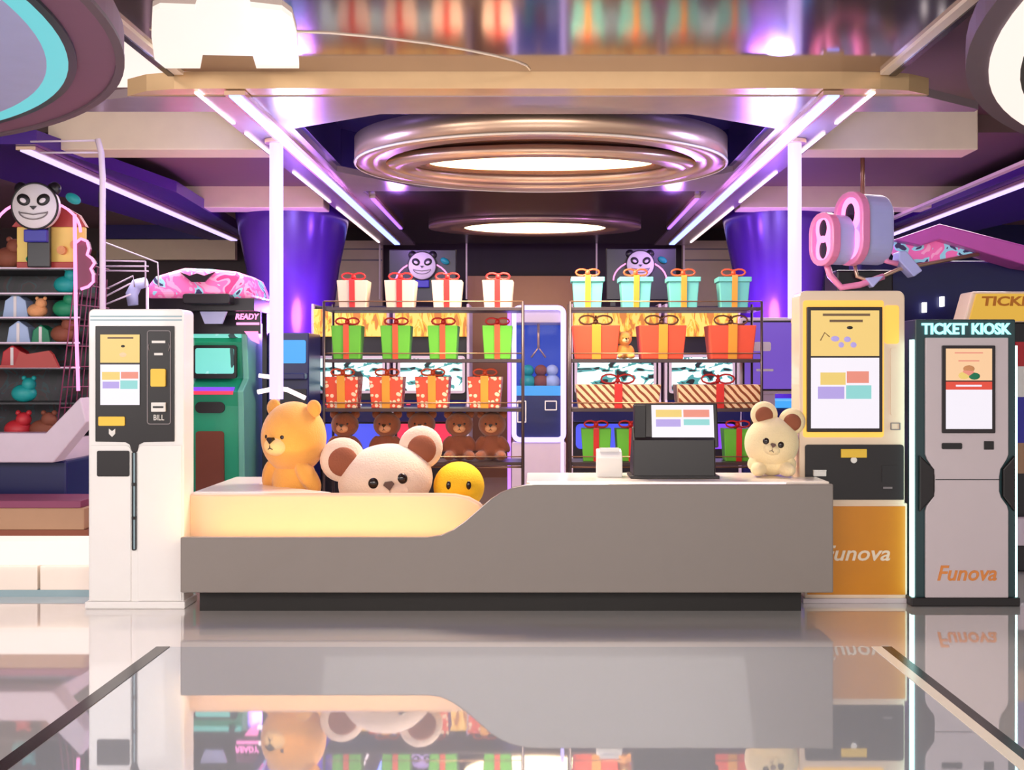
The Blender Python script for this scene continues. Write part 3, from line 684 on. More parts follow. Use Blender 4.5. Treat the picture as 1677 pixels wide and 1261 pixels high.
row(gift(.27, .29, 'gift_green', 'ribbon_red', label='x', group='green gifts on the bottom shelf of the right rack'), (976, 1032, 1207), SH[3], ['green gift box on the right rack, lowest shelf, just left of the printer', 'green gift box between printer and cash register, half hidden by the register', 'green gift box low between the cash register and the ivory bear'])
for q in [x for x in bpy.data.objects if x.get('group') == 'green gifts on the bottom shelf of the right rack']: q.location.z = SH[3]
pb = plush('teddy_bear', 'x', 'teddy bear', (0, 0, 0), 0, .46, 'plush_brown', 'plush_tan', group='brown teddy bears on the fourth shelf', vox=.03)
for i, (px, dy_, lab) in enumerate(((565, 0, 'leftmost'), (634, 0, 'second from left'), (690, 0.03, 'middle one'), (752, 0, 'second from right'), (806, 0.0, 'rightmost'))):
    q = pb if i == 0 else copy_tree(pb)
    q.location = (X(px, RY + .16), d(RY) + .22 + dy_, SH[3]); q['label'] = 'small brown teddy bear on the left rack, ' + lab + ' of five'; q.rotation_euler = (0, 0, random.uniform(-.12, .12))
ot = plush('teddy_bear', 'small orange plush toy between the leftmost two red gift boxes', 'plush toy', (X(1022, RY + .1), d(RY) + .14, SH[1]), .2, .26, 'plush_orange', 'plush_orange_lt', vox=.03)

# ================================================================== ARCADE MACHINES BEHIND THE RACKS
def arcade(label, px0, px1, yn, low, marq=(506, 551), scr_=(590, 640), top=500):
    cx = X((px0 + px1) / 2, yn); o = thing('arcade_machine', label, 'arcade machine', (cx, d(yn), 0), 0, 'arcade machines behind the gift racks')
    X_ = lambda px: X(px, yn) - cx
    a, b = X_(px0), X_(px1); Z_ = lambda py: Z(py, yn)
    P = [(0, 0), (.68, 0), (.68, Z_(top)), (.12, Z_(top)), (.12, Z_(660)), (0, Z_(675))]
    MB().prism(P, a + .03, b - .03, 'machine_black', 'x').build('cabinet', o, bevel=.01)
    for x0, x1 in ((a, a + .03), (b - .03, b)): MB().prism([(-.02, 0), (.70, 0), (.70, Z_(top) + .02), (.06, Z_(top) + .02), (.08, Z_(655)), (-.02, Z_(670))], x0, x1, 'machine_white', 'x').build('side_panel', o, bevel=.006)
    MB().box(a + .03, b - .03, .02, .12, Z_(marq[1]), Z_(marq[0]), 'marquee_print').build('marquee', o, bevel=.006)
    MB().frame(a + .05, b - .05, .09, .12, Z_(scr_[1]) - .03, Z_(scr_[0]) + .05, .03, 'machine_white', .03).build('screen_surround', o)
    MB().box(a + .08, b - .08, .10, .125, Z_(scr_[1]), Z_(scr_[0] - 3), 'art_mint').build('screen', o)
    MB().prism([(-.12, Z_(672)), (.12, Z_(655)), (.12, Z_(690)), (-.10, Z_(690))], a + .03, b - .03, 'machine_navy', 'x').build('control_deck', o, bevel=.01)
    MB().rpanel(a + .06, b - .06, -.015, .01, Z_(735), Z_(694), .05, low).build('lit_front', o)
    for k in range(4): MB().lathe([(1e-3, .012), (.02, .012), (.024, 0)], (a + .18 + k * .12, .0, Z_(663) + .0), ['lit_red', 'lit_blue', 'marquee_yellow', 'lit_white'][k], 16).build('push_button', o)
    return o
arcade('arcade machine with a blue lit front, far left behind the left gift rack', 508, 636, 8.7, 'lit_blue')
arcade('arcade machine with a red lit front, behind the middle of the left gift rack', 642, 768, 8.7, 'lit_red')
arcade('arcade machine with a blue lit front, behind the left half of the right rack', 934, 1084, 8.7, 'lit_blue', scr_=(588, 640))
arcade('arcade machine with a violet lit front, behind the right half of the right rack', 1090, 1214, 8.7, 'lit_violet', scr_=(588, 640))
# centre claw machine
yn = 8.6; kx = X(882, yn); o = thing('claw_machine', 'glass claw machine with a glowing white rim between the two racks', 'claw machine', (kx, d(yn), 0))
MB().rpanel(lx(838), lx(927), 0, .9, 0, lz(724), .02, 'machine_white').build('base', o, bevel=.01)
MB().box(lx(842), lx(923), .75, .9, lz(724), lz(504), 'tank_blue').build('back_panel', o)
MB().box(lx(842), lx(923), .05, .75, lz(528), lz(504), 'machine_white').build('top_box', o, bevel=.01)
MB().frame(lx(838), lx(927), -.02, .05, lz(724), lz(500), .05, 'led_white', .09).build('lit_rim', o)
MB().box(lx(845), lx(921), .0, .01, lz(719), lz(508), 'glass').build('glass_front', o)
MB().box(lx(843), lx(922), .06, .74, lz(724), lz(640), 'machine_navy').build('prize_bed', o)
MB().box(lx(843), lx(922), .058, .09, lz(648), lz(632), 'tank_glow').build('lit_band', o)
MB().tube([(0, .35, lz(528)), (0, .35, lz(570))], .015, 'metal_warm').tube([(-.08, .35, lz(585)), (0, .35, lz(568)), (.08, .35, lz(585))], .012, 'metal_warm').build('claw', o)
MB().frame(lx(847), lx(862), -.03, 0, lz(692), lz(656), .012, 'paper_white', .01).build('coin_door', o)
MB().frame(lx(892), lx(912), -.03, 0, lz(672), lz(656), .012, 'paper_white', .01).build('coin_slot', o)
for px, m, lab in ((864, 'toy_teal', 'teal'), (886, 'toy_brown', 'dark brown'), (905, 'toy_blue', 'pale blue')):
    q = thing('soft_toy', '%s soft toy lying inside the glass claw machine' % lab, 'soft toy', (X(px, yn), d(yn) + .35, lz(640)), 0, 'prizes in the claw machine')
    MB().ball((0, 0, .09), (.09, .08, .09), m, nu=16, nv=10).build('body', q); MB().ball((0, -.01, .22), (.07, .065, .065), m, nu=16, nv=10).build('head', q)
# tall thin lit post right of the claw machine
o = thing('light_post', 'slim pale light post standing just right of the claw machine', 'light', (X(921, 7.9), d(7.9), 0))
MB().tube([(0, 0, .02), (0, 0, Z(505, 7.9))], .018, 'led_white', 10).build('light_tube', o); MB().disc((0, 0, 0), .07, .02, 'metal_warm', 24, 'z').build('base', o)
o = thing('light_post', 'slim violet light post beside the right end of the left gift rack', 'light', (X(834, 7.9), d(7.9), 0))
MB().tube([(0, 0, .02), (0, 0, Z(505, 7.9))], .018, 'led_violet', 10).build('light_tube', o); MB().disc((0, 0, 0), .07, .02, 'metal_warm', 24, 'z').build('base', o)

# panda signs
def panda(label, px, py, yn, r, board, group=None, base=0., simple=False):
    o = thing('panda_sign', label, 'sign', (X(px, yn), d(yn), base)); zc = Z(py, yn) - base
    q = MB(); q.box(board[0] * r, board[1] * r, .08, .12 if base else .14, zc - board[3] * r, zc + board[2] * r, 'machine_black'); bb = q.build('backboard', o, bevel=.01)
    if base == 0 and zc - board[3] * r > .1:
        for x in (board[0] * r * .8, board[1] * r * .8): MB().box(x - .03, x + .03, .09, .13, 0, zc - board[3] * r, 'machine_black').build('post', o)
    q = MB(); q.lathe([(1e-3, -.0), (r * .92, 0), (r, .03), (r, .08), (1e-3, .08)], (0, 0, zc), 'panda_white', 48, 'y')
    q.tube([(r * math.cos(t * PI / 24), .02, zc + r * math.sin(t * PI / 24)) for t in range(48)], r * .045, 'ink', 6, closed=True)
    f = q.build('face', o)
    for sg in (-1, 1):
        R_ = Matrix.Rotation(sg * -.5, 3, 'Y')
        MB().ball((sg * r * .43, -.005, zc + r * .26), (r * .30, .012, r * .25), 'ink', R_, nu=20, nv=10).build('eye_patch', f)
        MB().ball((sg * r * .42, -.016, zc + r * .22), (r * .15, .008, r * .10), 'panda_white', R_, nu=16, nv=8).build('eye', f)
        MB().ball((sg * r * .72, .07, zc + r * .80), (r * .3, .03, r * .3), 'machine_black', nu=20, nv=10).build('ear', f)
    MB().prism([(-.14 * r, zc - .02 * r), (0, zc - .17 * r), (.14 * r, zc - .02 * r)], -.02, .005, 'ink').build('nose', f)
    q = MB(); q.tube([(r * .62 * math.cos(a), -.006, zc - .25 * r + r * .34 * math.sin(a)) for a in [PI + PI * t / 12 for t in range(13)]], r * .03, 'grey_line', 6)
    q.tube([(-.55 * r, -.006, zc - .3 * r), (0, -.006, zc - .38 * r), (.55 * r, -.006, zc - .3 * r)], r * .03, 'grey_line', 6); q.build('grin', f)
    MB().tube([(r * 1.9 * math.cos(a), .06, zc - 1.1 * r + r * 1.4 * math.sin(a)) for a in [PI * t / 16 for t in range(17)]], r * .06, 'lit_pink' if simple else 'neon_pink', 6).build('arch_light', o)
    MB().box(-.5 * r, .5 * r, .02, .07, zc - 1.55 * r, zc - 1.0 * r, 'blue_plate').build('name_plate', o, bevel=.01)
    MB().ball((r * 1.6, .05, zc + r * .35), (r * .35, .03, r * .22), 'toy_teal', Matrix.Rotation(.5, 3, 'Y')).build('fish_ornament', o)
    return o
panda('panda face sign on a dark board above the left gift rack', 691, 435, 9.3, .165, (-2.4, 2.4, 1.2, 2.5))
panda('panda face sign on a dark board above the right gift rack', 1049, 433, 9.3, .165, (-2.4, 2.6, 1.2, 2.5))

# ================================================================== RIGHT SIDE BACKGROUND
yn = 7.5; kx = X(1260, yn); o = thing('information_display', 'purple lit display on a stand behind the ivory bear', 'display', (kx, d(yn), 0))
MB().rpanel(lx(1212), lx(1306), 0, .08, lz(645), lz(520), .03, 'machine_white').build('housing', o, bevel=.006)
MB().rpanel(lx(1216), lx(1300), -.01, .002, lz(640), lz(525), .01, 'black_bezel').build('bezel', o)
mb = MB().box(lx(1219), lx(1297), -.014, -.008, lz(637), lz(528), 'lit_lilac'); mb.rpanel(lx(1228), lx(1262), -.018, -.012, lz(575), lz(560), .02, 'paper_white'); mb.rpanel(lx(1238), lx(1266), -.018, -.012, lz(608), lz(604), .006, 'paper_white'); mb.build('screen', o)
MB().box(lx(1250), lx(1270), .02, .07, .03, lz(645), 'machine_white').build('stand', o); MB().box(lx(1230), lx(1290), -.15, .2, 0, .03, 'machine_white').build('foot', o, bevel=.006)
MB().rpanel(lx(1299), lx(1309), -.02, .04, lz(590), lz(546), .01, 'orange_panel').build('card_reader', o)
# air hockey like machine behind
yn = 8.9; kx = X(1250, yn); o = thing('arcade_table', 'dark blue arcade table glimpsed under the purple display', 'arcade machine', (kx, d(yn), 0))
MB().box(lx(1216), lx(1330), 0, .9, .3, lz(668), 'machine_navy').build('playfield', o, bevel=.02)
MB().box(lx(1214), lx(1332), -.02, .92, lz(668), lz(655), 'tank_glow').build('lit_rim', o, bevel=.01)
for x in (lx(1222), lx(1324)):
    for y in (.1, .8): MB().box(x - .04, x + .04, y - .04, y + .04, 0, .3, 'machine_black').build('leg', o)
# twin drum game with pink rims
yn = 7.0; kx = X(1400, yn); o = thing('drum_game', 'white and pink arcade drum game with two tall pink rimmed drums above the kiosks', 'arcade machine', (kx, d(yn), 0))
def drum(px, py, rz_, hh, wid, nm='drum'):
    c = (lx(px), 0, lz(py))
    mb = MB(); mb.xf = Matrix.Translation(c) @ Matrix.Rotation(math.radians(-70), 4, 'Z')
    P = rrect(-rz_, rz_, -hh, hh, rz_ * .98, 8); mb.prism(P, 0, wid, 'pale_blue', smooth=False); h = mb.build(nm, o, bevel=.03, seg=3)
    q = MB(); q.xf = mb.xf; q.frame(-rz_ - .015, rz_ + .015, -.05, .03, -hh - .015, hh + .015, .05, 'pink_shell', rz_); q.build('rim', h, bevel=.01)
    for s_ in (-1, 1):
        q = MB(); q.xf = mb.xf
        q.lathe([(.4 * rz_, -.035), (.58 * rz_, -.035), (.58 * rz_, .01), (.4 * rz_, .01), (.4 * rz_, -.035)], (0, 0, s_ * hh * .42), 'neon_pink', 28, 'y', 1, 1.25); q.build('hoop', h)
        q = MB(); q.xf = mb.xf; q.lathe([(1e-3, -.02), (.38 * rz_, -.02), (.38 * rz_, .01)], (0, 0, s_ * hh * .42), 'ink', 24, 'y', 1, 1.25, False); q.build('drum_hole', h)
drum(1352, 392, .17, .22, .2); drum(1396, 375, .20, .31, .30)
MB().tube([(lx(1356), .05, lz(430)), (lx(1362), .05, lz(450)), (lx(1380), .05, lz(470)), (lx(1410), .05, lz(466)), (lx(1450), .05, lz(452))], .03, 'pink_shell', 10).build('lower_arm', o)
MB().tube([(lx(1402), .05, lz(430)), (lx(1406), .05, lz(452)), (lx(1430), .05, lz(460)), (lx(1475), .05, lz(440)), (lx(1610), .1, lz(414))], .018, 'metal_warm', 10).build('lower_arm', o)
MB().prism([(lx(1418), lz(455)), (lx(1430), lz(471)), (lx(1448), lz(452))], 0, .12, 'pale_blue').build('bracket', o, bevel=.01)
MB().prism([(lx(1470), lz(412)), (lx(1482), lz(412)), (lx(1508), lz(444)), (lx(1494), lz(454)), (lx(1468), lz(426))], -.05, .12, 'pale_blue').build('bracket', o, bevel=.01)
MB().tube([(lx(1447), .0, lz(400)), (lx(1452), .0, lz(428)), (lx(1470), .0, lz(432))], .025, 'pink_shell', 10).build('bracket', o)
P = [(lx(1465), lz(392)), (lx(1540), lz(366)), (lx(1800), lz(432)), (lx(1800), lz(452)), (lx(1680), lz(434)), (lx(1540), lz(392)), (lx(1510), lz(402))]
MB().prism(P, 0, .35, 'magenta_arm').build('top_beam', o, bevel=.02)
P = [(lx(1470), lz(394)), (lx(1540), lz(392)), (lx(1612), lz(412)), (lx(1510), lz(432)), (lx(1480), lz(412))]
MB().prism(P, .12, .3, 'camo_pink').build('side_panel', o)
MB().box(lx(1375), lx(1470), .1, .5, 0, lz(440), 'machine_black').build('pedestal', o, bevel=.02)
MB().box(lx(1430), lx(1800), .36, .75, 0, lz(420), 'machine_navy').build('cabinet', o, bevel=.02)
MB().tube([(lx(1424), .2, lz(325)), (lx(1424), .2, 3.74)], .02, 'metal_brown').build('suspension_rod', o)
for px, py in ((1536, 500), (1566, 490)): MB().box(lx(px) - .012, lx(px) + .012, .30, .36, lz(py) - .045, lz(py) + .045, 'lit_white').build('indicator_light', o)
# marquee sign at far right
yn = 6.5; kx = X(1640, yn); o = thing('ticket_game', 'arcade machine with a slanted amber marquee at the right edge, behind the ticket kiosk', 'arcade machine', (kx, d(yn), 0))
MB().prism([(lx(1574), lz(528)), (lx(1730), lz(528)), (lx(1720), lz(478)), (lx(1588), lz(478))], -.05, .2, 'warm_shell').build('marquee_box', o, bevel=.015)
mb = MB().prism([(lx(1582), lz(526)), (lx(1722), lz(526)), (lx(1714), lz(482)), (lx(1594), lz(482))], -.07, -.04, 'marquee_yellow'); mb.text('TICKET', lx(1602), lx(1700), lz(502), lz(486), -.07, 'marquee_ink', .006, .1, .03); mb.text('WINNER', lx(1602), lx(1700), lz(522), lz(508), -.07, 'marquee_ink', .006, .1, .03) if False else None
mb.build('marquee', o)
MB().box(lx(1590), lx(1740), 0, .8, 0, lz(528), 'machine_black').build('cabinet', o, bevel=.01)
mb = MB(); mb.box(lx(1662), lx(1720), -.02, .002, lz(600), lz(560), 'toy_red'); mb.box(lx(1662), lx(1720), -.02, .002, lz(650), lz(600), 'paper_white'); mb.box(lx(1662), lx(1720), -.02, .002, lz(725), lz(650), 'blue_plate'); mb.box(lx(1662), lx(1720), -.02, .002, lz(775), lz(725), 'wood_tan'); mb.build('front_art', o)
MB().box(lx(1600), lx(1740), -.12, 0, lz(890), lz(846), 'machine_white').build('ledge', o, bevel=.01)

# ================================================================== LEFT SIDE BACKGROUND
# green cabinet
yn = 8.0; kx = X(355, yn); o = thing('arcade_machine', 'mint green arcade cabinet with a cyan screen right of the white kiosk', 'arcade machine', (kx, d(yn), 0))
P = [(0, .02), (.8, .02), (.8, lz(525)), (.15, lz(525)), (.06, lz(545)), (.12, lz(620)), (-.08, lz(640)), (-.06, lz(665))]
for a, b in ((300, 314), (392, 402)): MB().prism(P, lx(a), lx(b), 'machine_mint', 'x').build('side_panel', o, bevel=.012)
Pc = [(0.02, .02), (.78, .02), (.78, lz(528)), (.17, lz(528)), (.1, lz(560)), (.16, lz(620)), (-.05, lz(642)), (-.03, lz(665))]
MB().prism(Pc, lx(314), lx(392), 'machine_green', 'x').build('cabinet', o)
MB().box(lx(314), lx(392), .05, .1, lz(553), lz(530), 'art_cyan').build('marquee', o)
MB().rpanel(lx(312), lx(384), .07, .11, lz(620), lz(565), .03, 'ink').build('screen_surround', o)
MB().rpanel(lx(317), lx(380), .055, .08, lz(612), lz(570), .02, 'art_cyan').build('screen', o)
MB().box(lx(314), lx(384), -.10, .02, lz(640), lz(634), 'lit_violet').box(lx(314), lx(384), -.10, .02, lz(646), lz(640), 'lit_red').build('control_deck', o, bevel=.004)
MB().rpanel(lx(322), lx(370), -.05, .02, lz(676), lz(658), .05, 'ink').build('coin_recess', o)
MB().rpanel(lx(322), lx(368), -.03, .03, .1, lz(706), .03, 'toy_brown').build('foot_recess', o)
# pink car hood roof
yn = 7.8; kx = X(325, yn); o = thing('car_racing_game', 'pink and cyan camouflage car shell on top of a dark racing game', 'arcade machine', (kx, d(yn), 0))
P = [(235, 488), (242, 465), (252, 452), (275, 445), (300, 438), (345, 440), (385, 444), (400, 452), (408, 470), (413, 488)]
MB().prism([(lx(a), lz(b)) for a, b in P], .0, .8, 'camo_pink').build('car_shell', o, bevel=.06, seg=4)
MB().rpanel(lx(305), lx(382), -.12, .1, lz(499), lz(482), .03, 'machine_black').build('bumper', o, bevel=.01)
MB().prism([(lx(296), lz(446)), (lx(315), lz(462)), (lx(336), lz(462)), (lx(352), lz(446)), (lx(336), lz(452)), (lx(324), lz(448)), (lx(312), lz(452))], -.03, .02, 'machine_black').build('air_scoop', o)
MB().box(lx(238), lx(414), .05, .8, lz(508), lz(488), 'machine_black').build('roof_deck', o)
MB().tube([(lx(218), 0, lz(500)), (lx(216), 0, lz(482)), (lx(224), 0, lz(466)), (lx(240), 0, lz(462))], [.05, .06, .06, .05], 'pale_blue', 14).build('exhaust_pipe', o)
MB().prism([(lx(326), lz(510)), (lx(370), lz(510)), (lx(362), lz(530)), (lx(334), lz(530))], .02, .06, 'pale_blue').build('spoiler', o)
for a, b in ((240, 250), (404, 412)): MB().box(lx(a), lx(b), .6, .75, 0, lz(508), 'machine_black').build('support', o)
MB().text('READY', lx(372), lx(412), lz(521), lz(511), .3, 'neon_pink', .02, .2, .02).build('lettering', o)
MB().box(lx(374), lx(412), .28, .3, lz(530), lz(526), 'neon_pink').build('light_bar', o); MB().box(lx(238), lx(414), .3, .33, lz(545), lz(505), 'machine_black').build('sign_board', o)
MB().prism([(lx(388), lz(541)), (lx(410), lz(541)), (lx(412), lz(562)), (lx(400), lz(556))], .26, .3, 'lit_pink').build('light_arrow', o)
# dark arcade cabinets right of the green cabinet
for (a, b, t, m, lab, ynn) in ((404, 436, 600, 'toy_brown', 'dark brown game cabinet between the green machine and the orange bear', 8.6), (438, 506, 545, 'machine_navy', 'dark blue game cabinet behind the left light tube', 8.2)):
    yn = ynn; kx = X((a + b) / 2, yn); o = thing('game_cabinet', lab, 'arcade machine', (kx, d(yn), 0))
    MB().box(lx(a), lx(b), 0, .6, 0, lz(t), 'machine_black' if m == 'toy_brown' else m).build('cabinet', o, bevel=.012)
    MB().rpanel(lx(a + 5), lx(b - 5), -.015, .01, lz(t + 50), lz(t + 12), .02, 'tank_glow' if m != 'toy_brown' else 'toy_brown').build('screen', o)
    MB().box(lx(a + 2), lx(b - 2), -.15, 0, lz(t + 76), lz(t + 66), m).build('control_deck', o, bevel=.01)
    MB().box(lx(a + 4), lx(b - 4), -.015, .01, .15, lz(t + 92), 'machine_black').build('coin_door', o)
yn = 6.9; kx = X(458, yn); o = thing('lit_handrail', 'crossed white glowing bars beside the left light tube, above the orange bear', 'light', (kx, d(yn), 0))
MB().tube([(lx(424), 0, lz(615)), (lx(448), 0, lz(618))], .018, 'led_pale').build('light_bar', o)
MB().tube([(lx(422), 0, lz(642)), (lx(452), 0, lz(636)), (lx(470), 0, lz(638)), (lx(500), 0, lz(652))], .02, 'led_pale').build('light_bar', o)
MB().tube([(lx(446), .03, 0), (lx(446), .03, lz(616))], .015, 'metal_warm').build('post', o)
# wire stair rails behind kiosk
yn = 7.4; kx = X(210, yn); o = thing('wire_rail', 'white wire rails rising behind the white payment kiosk', 'rail', (kx, d(yn), 0))
for pts in (((164, 394), (258, 430), (260, 470)), ((164, 427), (238, 428)), ((164, 436), (243, 436)), ((164, 443), (243, 444)), ((238, 428), (238, 470)), ((164, 478), (218, 452), (220, 470)), ((164, 490), (214, 464)), ((164, 502), (214, 482))):
    MB().tube([(lx(a), 0, lz(b)) for a, b in pts], .008, 'pole_white', 6).build('wire', o)
for px in (164, 240): MB().tube([(lx(px), .02, 0), (lx(px), .02, lz(470 if px > 200 else 394))], .014, 'pole_white', 8).build('post', o)
# white door frame pole
yn = 6.0; kx = X(164, yn); o = thing('gate_frame', 'thin pale frame pole rising behind the left edge of the white kiosk', 'frame', (kx, d(yn), 0))
MB().tube([(lx(168), 0, 0), (lx(168), 0, lz(290)), (lx(166), 0, lz(250)), (lx(160), 0, lz(228))], .022, 'pole_white', 10).build('pole', o)
MB().tube([(lx(160), 0, lz(230)), (lx(50), 0, lz(232))], .008, 'pole_white', 6).build('top_wire', o)
MB().tube([(lx(164), 0, lz(250)), (lx(66), 0, lz(250))], .008, 'pole_white', 6).build('top_wire', o)
# crane game / prize stall
yn = 6.4; kx = X(40, yn); o = thing('prize_stall', 'dark prize stall with wire shelves and a pink net at the left edge', 'arcade machine', (kx, d(yn), 0))
MB().box(lx(-120), lx(100), .7, .78, lz(820), lz(395), 'toys_dark').build('back_panel', o)
P = [(.0, lz(760)), (.75, lz(760)), (.75, lz(300)), (.45, lz(300))]
MB().box(lx(100), lx(106), .74, .8, 0, lz(290), 'machine_black').build('side_post', o)
for py in (437, 479, 519, 561, 602): MB().tube([(lx(-120), .1, lz(py)), (lx(122), .1, lz(py))], .008, 'pole_white', 6).build('shelf_wire', o)
for py in (437, 479, 519, 561, 602, 660): MB().box(lx(-120), lx(112), .12, .7, lz(py) - .015, lz(py), 'machine_black').build('shelf', o)
mb = MB()
for k in range(9):
    mb.tube([(lx(128 + 2 * (k % 2)), .02 + .07 * k, lz(400 + 6 * k)), (lx(92 + 3 * k), .02 + .07 * k, lz(700))], .006, 'plum_net', 5)
for k in range(8): mb.tube([(lx(126 - 4 * k), .02, lz(430 + 34 * k)), (lx(130), .6, lz(430 + 34 * k))], .005, 'plum_net', 5)
mb.build('side_net', o)
MB().tube([(lx(124), -.02, lz(352)), (lx(126), -.02, lz(520)), (lx(130), -.02, lz(640))], .015, 'neon_pink', 8).build('neon_pole', o)
cl = [(128, 398), (136, 392), (146, 396), (149, 408), (146, 418), (154, 424), (158, 432), (152, 441), (156, 450), (156, 462), (148, 470), (136, 474)]
MB().tube([(lx(a), -.04, lz(b)) for a, b in cl], .012, 'neon_pink', 8).build('neon_cloud', o)
MB().prism([(lx(a), lz(b)) for a, b in cl] + [(lx(126), lz(474))], -.02, .02, 'plum_net').build('cloud_board', o)
MB().prism([(lx(-120), lz(756)), (lx(96), lz(756)), (lx(150), lz(690)), (lx(140), lz(650)), (lx(84), lz(708)), (lx(-120), lz(708))], -.1, .1, 'machine_white').build('tray_lip', o, bevel=.01)
MB().box(lx(-120), lx(90), .1, .7, lz(756), lz(722), 'machine_white').build('tray', o)
MB().box(lx(-120), lx(100), .1, .7, .1, lz(756), 'machine_navy').build('lower_cabinet', o, bevel=.02)
MB().prism([(lx(-120), lz(602)), (lx(92), lz(602)), (lx(82), lz(580)), (lx(76), lz(574)), (lx(40), lz(580)), (lx(28), lz(575)), (lx(20), lz(598)), (lx(-120), lz(598))], .04, .08, 'roof_red').build('scalloped_valance', o)
ZB = Z(437, 6.4)
panda('large panda face sign on a yellow board over the prize stall at the left edge', 55, 337, 6.36, .185, (-.5, .5, .3, (Z(337, 6.36) - ZB) / .185), base=ZB)
yn = 6.34; kx = X(60, yn); o = thing('toy_house_sign', 'yellow toy house board with a red roof under the large panda face', 'sign', (kx, 8.75, ZB))
b0 = ZB; MB().box(lx(8), lx(122), .0, .05, 0, lz(366) - b0, 'yellow_wood').build('wall_board', o, bevel=.01)
MB().prism([(lx(0), lz(366) - b0), (lx(124), lz(366) - b0), (lx(112), lz(346) - b0), (lx(84), lz(330) - b0), (lx(30), lz(330) - b0)], .0, .06, 'roof_red').build('roof', o)
for px, py, m, r in ((53, 405, 'toy_green', .06), (86, 406, 'plush_tan', .035), (108, 397, 'plush_tan', .035)): MB().lathe([(1e-3, -.02), (r, -.02), (r, .02)], (lx(px), -.02, lz(py) - b0), m, 20, 'y', smooth=False).build('round_ornament', o)
MB().box(lx(10), lx(120), -.02, .0, 0, .05, 'roof_red').build('sill', o, bevel=.006)
# prizes on the wire shelves
def prize(px, py, m, lab, kind, sz=1.):
    yn = 6.46; q = thing('soft_toy' if kind == 'b' else 'prize_box', lab, 'soft toy' if kind == 'b' else 'prize box', (X(px, yn), d(yn) + .1, Z(py, 6.4)), 0, 'prizes on the wire shelves')
    if kind == 'b':
        MB().ball((0, 0, .075 * sz), (.10 * sz, .08 * sz, .075 * sz), m, nu=18, nv=12).build('body', q); MB().ball((.05 * sz, -.02, .15 * sz), (.055 * sz,) * 3, m, nu=16, nv=10).build('head', q)
        for sg in (-1, 1): MB().ball((.05 * sz + sg * .04 * sz, -.02, .2 * sz), (.02 * sz,) * 3, m, nu=10, nv=8).build('ear', q)
    else:
        MB().prism([(-.09 * sz, 0), (.09 * sz, 0), (.07 * sz, .12 * sz), (0, .17 * sz), (-.07 * sz, .12 * sz)], 0, .14, m).build('box', q, bevel=.008); MB().box(-.012, .012, -.004, 0.002, 0, .15 * sz, 'panda_white').build('ribbon', q)
for px, py, m, lab, kd, sz in ((15, 519, 'toy_blue', 'pale blue crumpled prize bag on the third wire shelf', 'x', 1.2), (20, 561, 'toy_blue', 'pale blue crumpled prize bag on the fourth wire shelf', 'x', 1.1), (57, 561, 'toy_green', 'green peaked prize box on the fourth wire shelf', 'x', .9), (48, 437, 'toy_green', 'green soft toy on the top wire shelf', 'b', 1.), (98, 519, 'toy_green', 'green soft toy at the right end of the third wire shelf', 'b', 1.), (95, 561, 'toy_brown', 'brown soft toy at the right end of the fourth wire shelf', 'b', 1.), (10, 602, 'toy_red', 'red prize box on the fifth wire shelf at the left edge', 'x', 1.1), (52, 519, 'plush_tan', 'tan soft toy in the middle of the third wire shelf', 'b', .8), (100, 479, 'toy_teal', 'teal soft toy at the right end of the second wire shelf', 'b', 1.), (30, 660, 'toy_teal', 'teal soft toy on the lowest shelf over the red toys', 'b', 1.), (20, 722, 'toy_red', 'red soft toy lying in the white tray', 'b', 1.1), (62, 722, 'toy_brown', 'brown soft toy lying in the white tray', 'b', 1.1), (5, 437, 'toy_brown', 'brown soft toy at the left end of the top wire shelf', 'b', 1.2)):
    prize(px, py, m, lab, kd, sz)
# low shelf and white bench at the left edge
yn = 6.0; kx = X(40, yn); o = thing('low_shelf', 'tan and plum shelf ledge below the prize stall', 'shelf', (kx, d(yn), 0))
MB().box(lx(-150), lx(138), 0, .45, lz(868), lz(832), 'wood_tan').build('shelf_box', o, bevel=.01)
MB().box(lx(-150), lx(132), .0, .45, lz(832), lz(820), 'plum_net').build('shelf_top', o, bevel=.005); MB().box(lx(-150), lx(144), 0, .4, .2, lz(868), 'toy_brown').build('shelf_base', o)
MB().box(lx(-150), lx(140), .02, .4, 0, .2, 'machine_black').build('kickboard', o)
yn = 5.75; kx = X(40, yn); o = thing('storage_bench', 'white lit bench with cream drawers at the left edge', 'bench', (kx, d(yn), 0))
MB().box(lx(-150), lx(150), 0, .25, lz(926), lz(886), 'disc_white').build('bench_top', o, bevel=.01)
for a, b in ((-150, -42), (-40, 58), (62, 150)):
    dr = MB().box(lx(a), lx(b), .03, .28, .05, lz(928), 'counter_top').build('drawer', o, bevel=.006)
MB().box(lx(-150), lx(150), .04, .28, 0, .05, 'groove').build('kickboard', o)

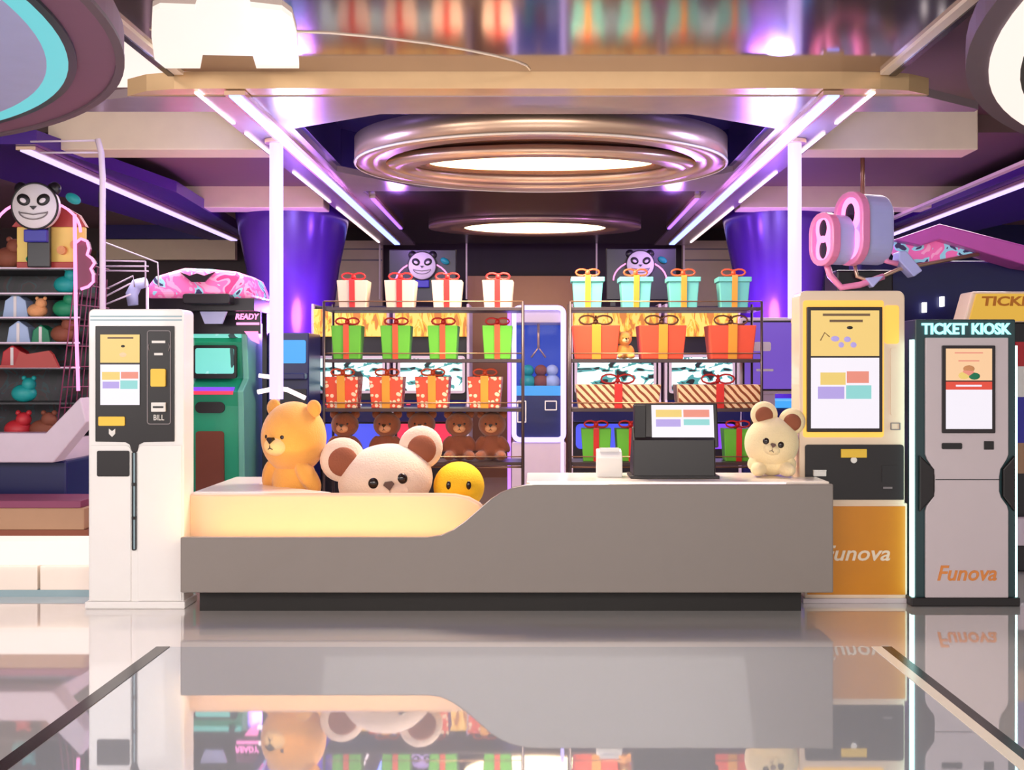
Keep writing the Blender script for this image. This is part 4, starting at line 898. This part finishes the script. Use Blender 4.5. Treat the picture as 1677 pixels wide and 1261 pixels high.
# ================================================================== LIGHTS
def area(name, loc, rot, sx, sy, e, col=(1, 1, 1)):
    l = bpy.data.lights.new(name, 'AREA'); l.shape = 'RECTANGLE'; l.size = sx; l.size_y = sy; l.energy = e; l.color = col
    o = bpy.data.objects.new(name, l); COL.objects.link(o); o.location = loc; o.rotation_euler = rot; return o
def point(name, loc, e, col, r=.1):
    l = bpy.data.lights.new(name, 'POINT'); l.energy = e; l.color = col; l.shadow_soft_size = r
    o = bpy.data.objects.new(name, l); COL.objects.link(o); o.location = loc; return o
area('key_front', (0, -.5, 3.3), (math.radians(58), 0, 0), 6, 2, 330, (1, .93, .87))
area('left_front_area', (-6, 2, 3.0), (math.radians(70), 0, math.radians(-25)), 3, 2, 170, (1, .95, .92))  # unseen area lamp, lights the scene from the left front
area('rack_light', (0, d(6.6), 3.25), (0, 0, 0), 1.4, .7, 120, (1, .86, .7))
area('back_left', (-3.6, d(8), 3.44), (0, 0, 0), 2, 2, 90, (1, .85, .9))
area('back_right', (3.6, d(8), 3.44), (0, 0, 0), 2, 2, 90, (1, .85, .9))
for sx in (-1, 1):
    point('led_glow', (sx * 1.85, d(6.0), 3.2), 30, (.4, .4, 1), .1)
    point('violet_glow', (sx * 2.6, d(9.0), 2.2), 75, (.5, .2, 1), .2)
    point('violet_glow', (sx * 1.5, d(8.6), 3.2), 20, (.5, .2, 1), .1)
w = bpy.data.worlds.new('World'); scene.world = w; w.use_nodes = True
bg = w.node_tree.nodes['Background']; bg.inputs['Color'].default_value = (1, .95, .93, 1); bg.inputs['Strength'].default_value = .8

# ================================================================== CAMERA
cam = bpy.data.cameras.new('Camera'); co = bpy.data.objects.new('Camera', cam); COL.objects.link(co)
co.location = (0, 0, EYE); co.rotation_euler = (PI / 2, 0, 0)
cam.sensor_width = 36; cam.lens = 36 * FN * K / 1677.
cam.shift_x = -(CX - 838.5) / 1677.; cam.shift_y = -(630.5 - CY) / 1677.
cam.clip_start = .05; cam.clip_end = 100
scene.camera = co
vs = scene.view_settings; vs.view_transform = 'Standard'; vs.look = 'None'; vs.gamma = 1; vs.exposure = 0.28; vs.use_curve_mapping = False
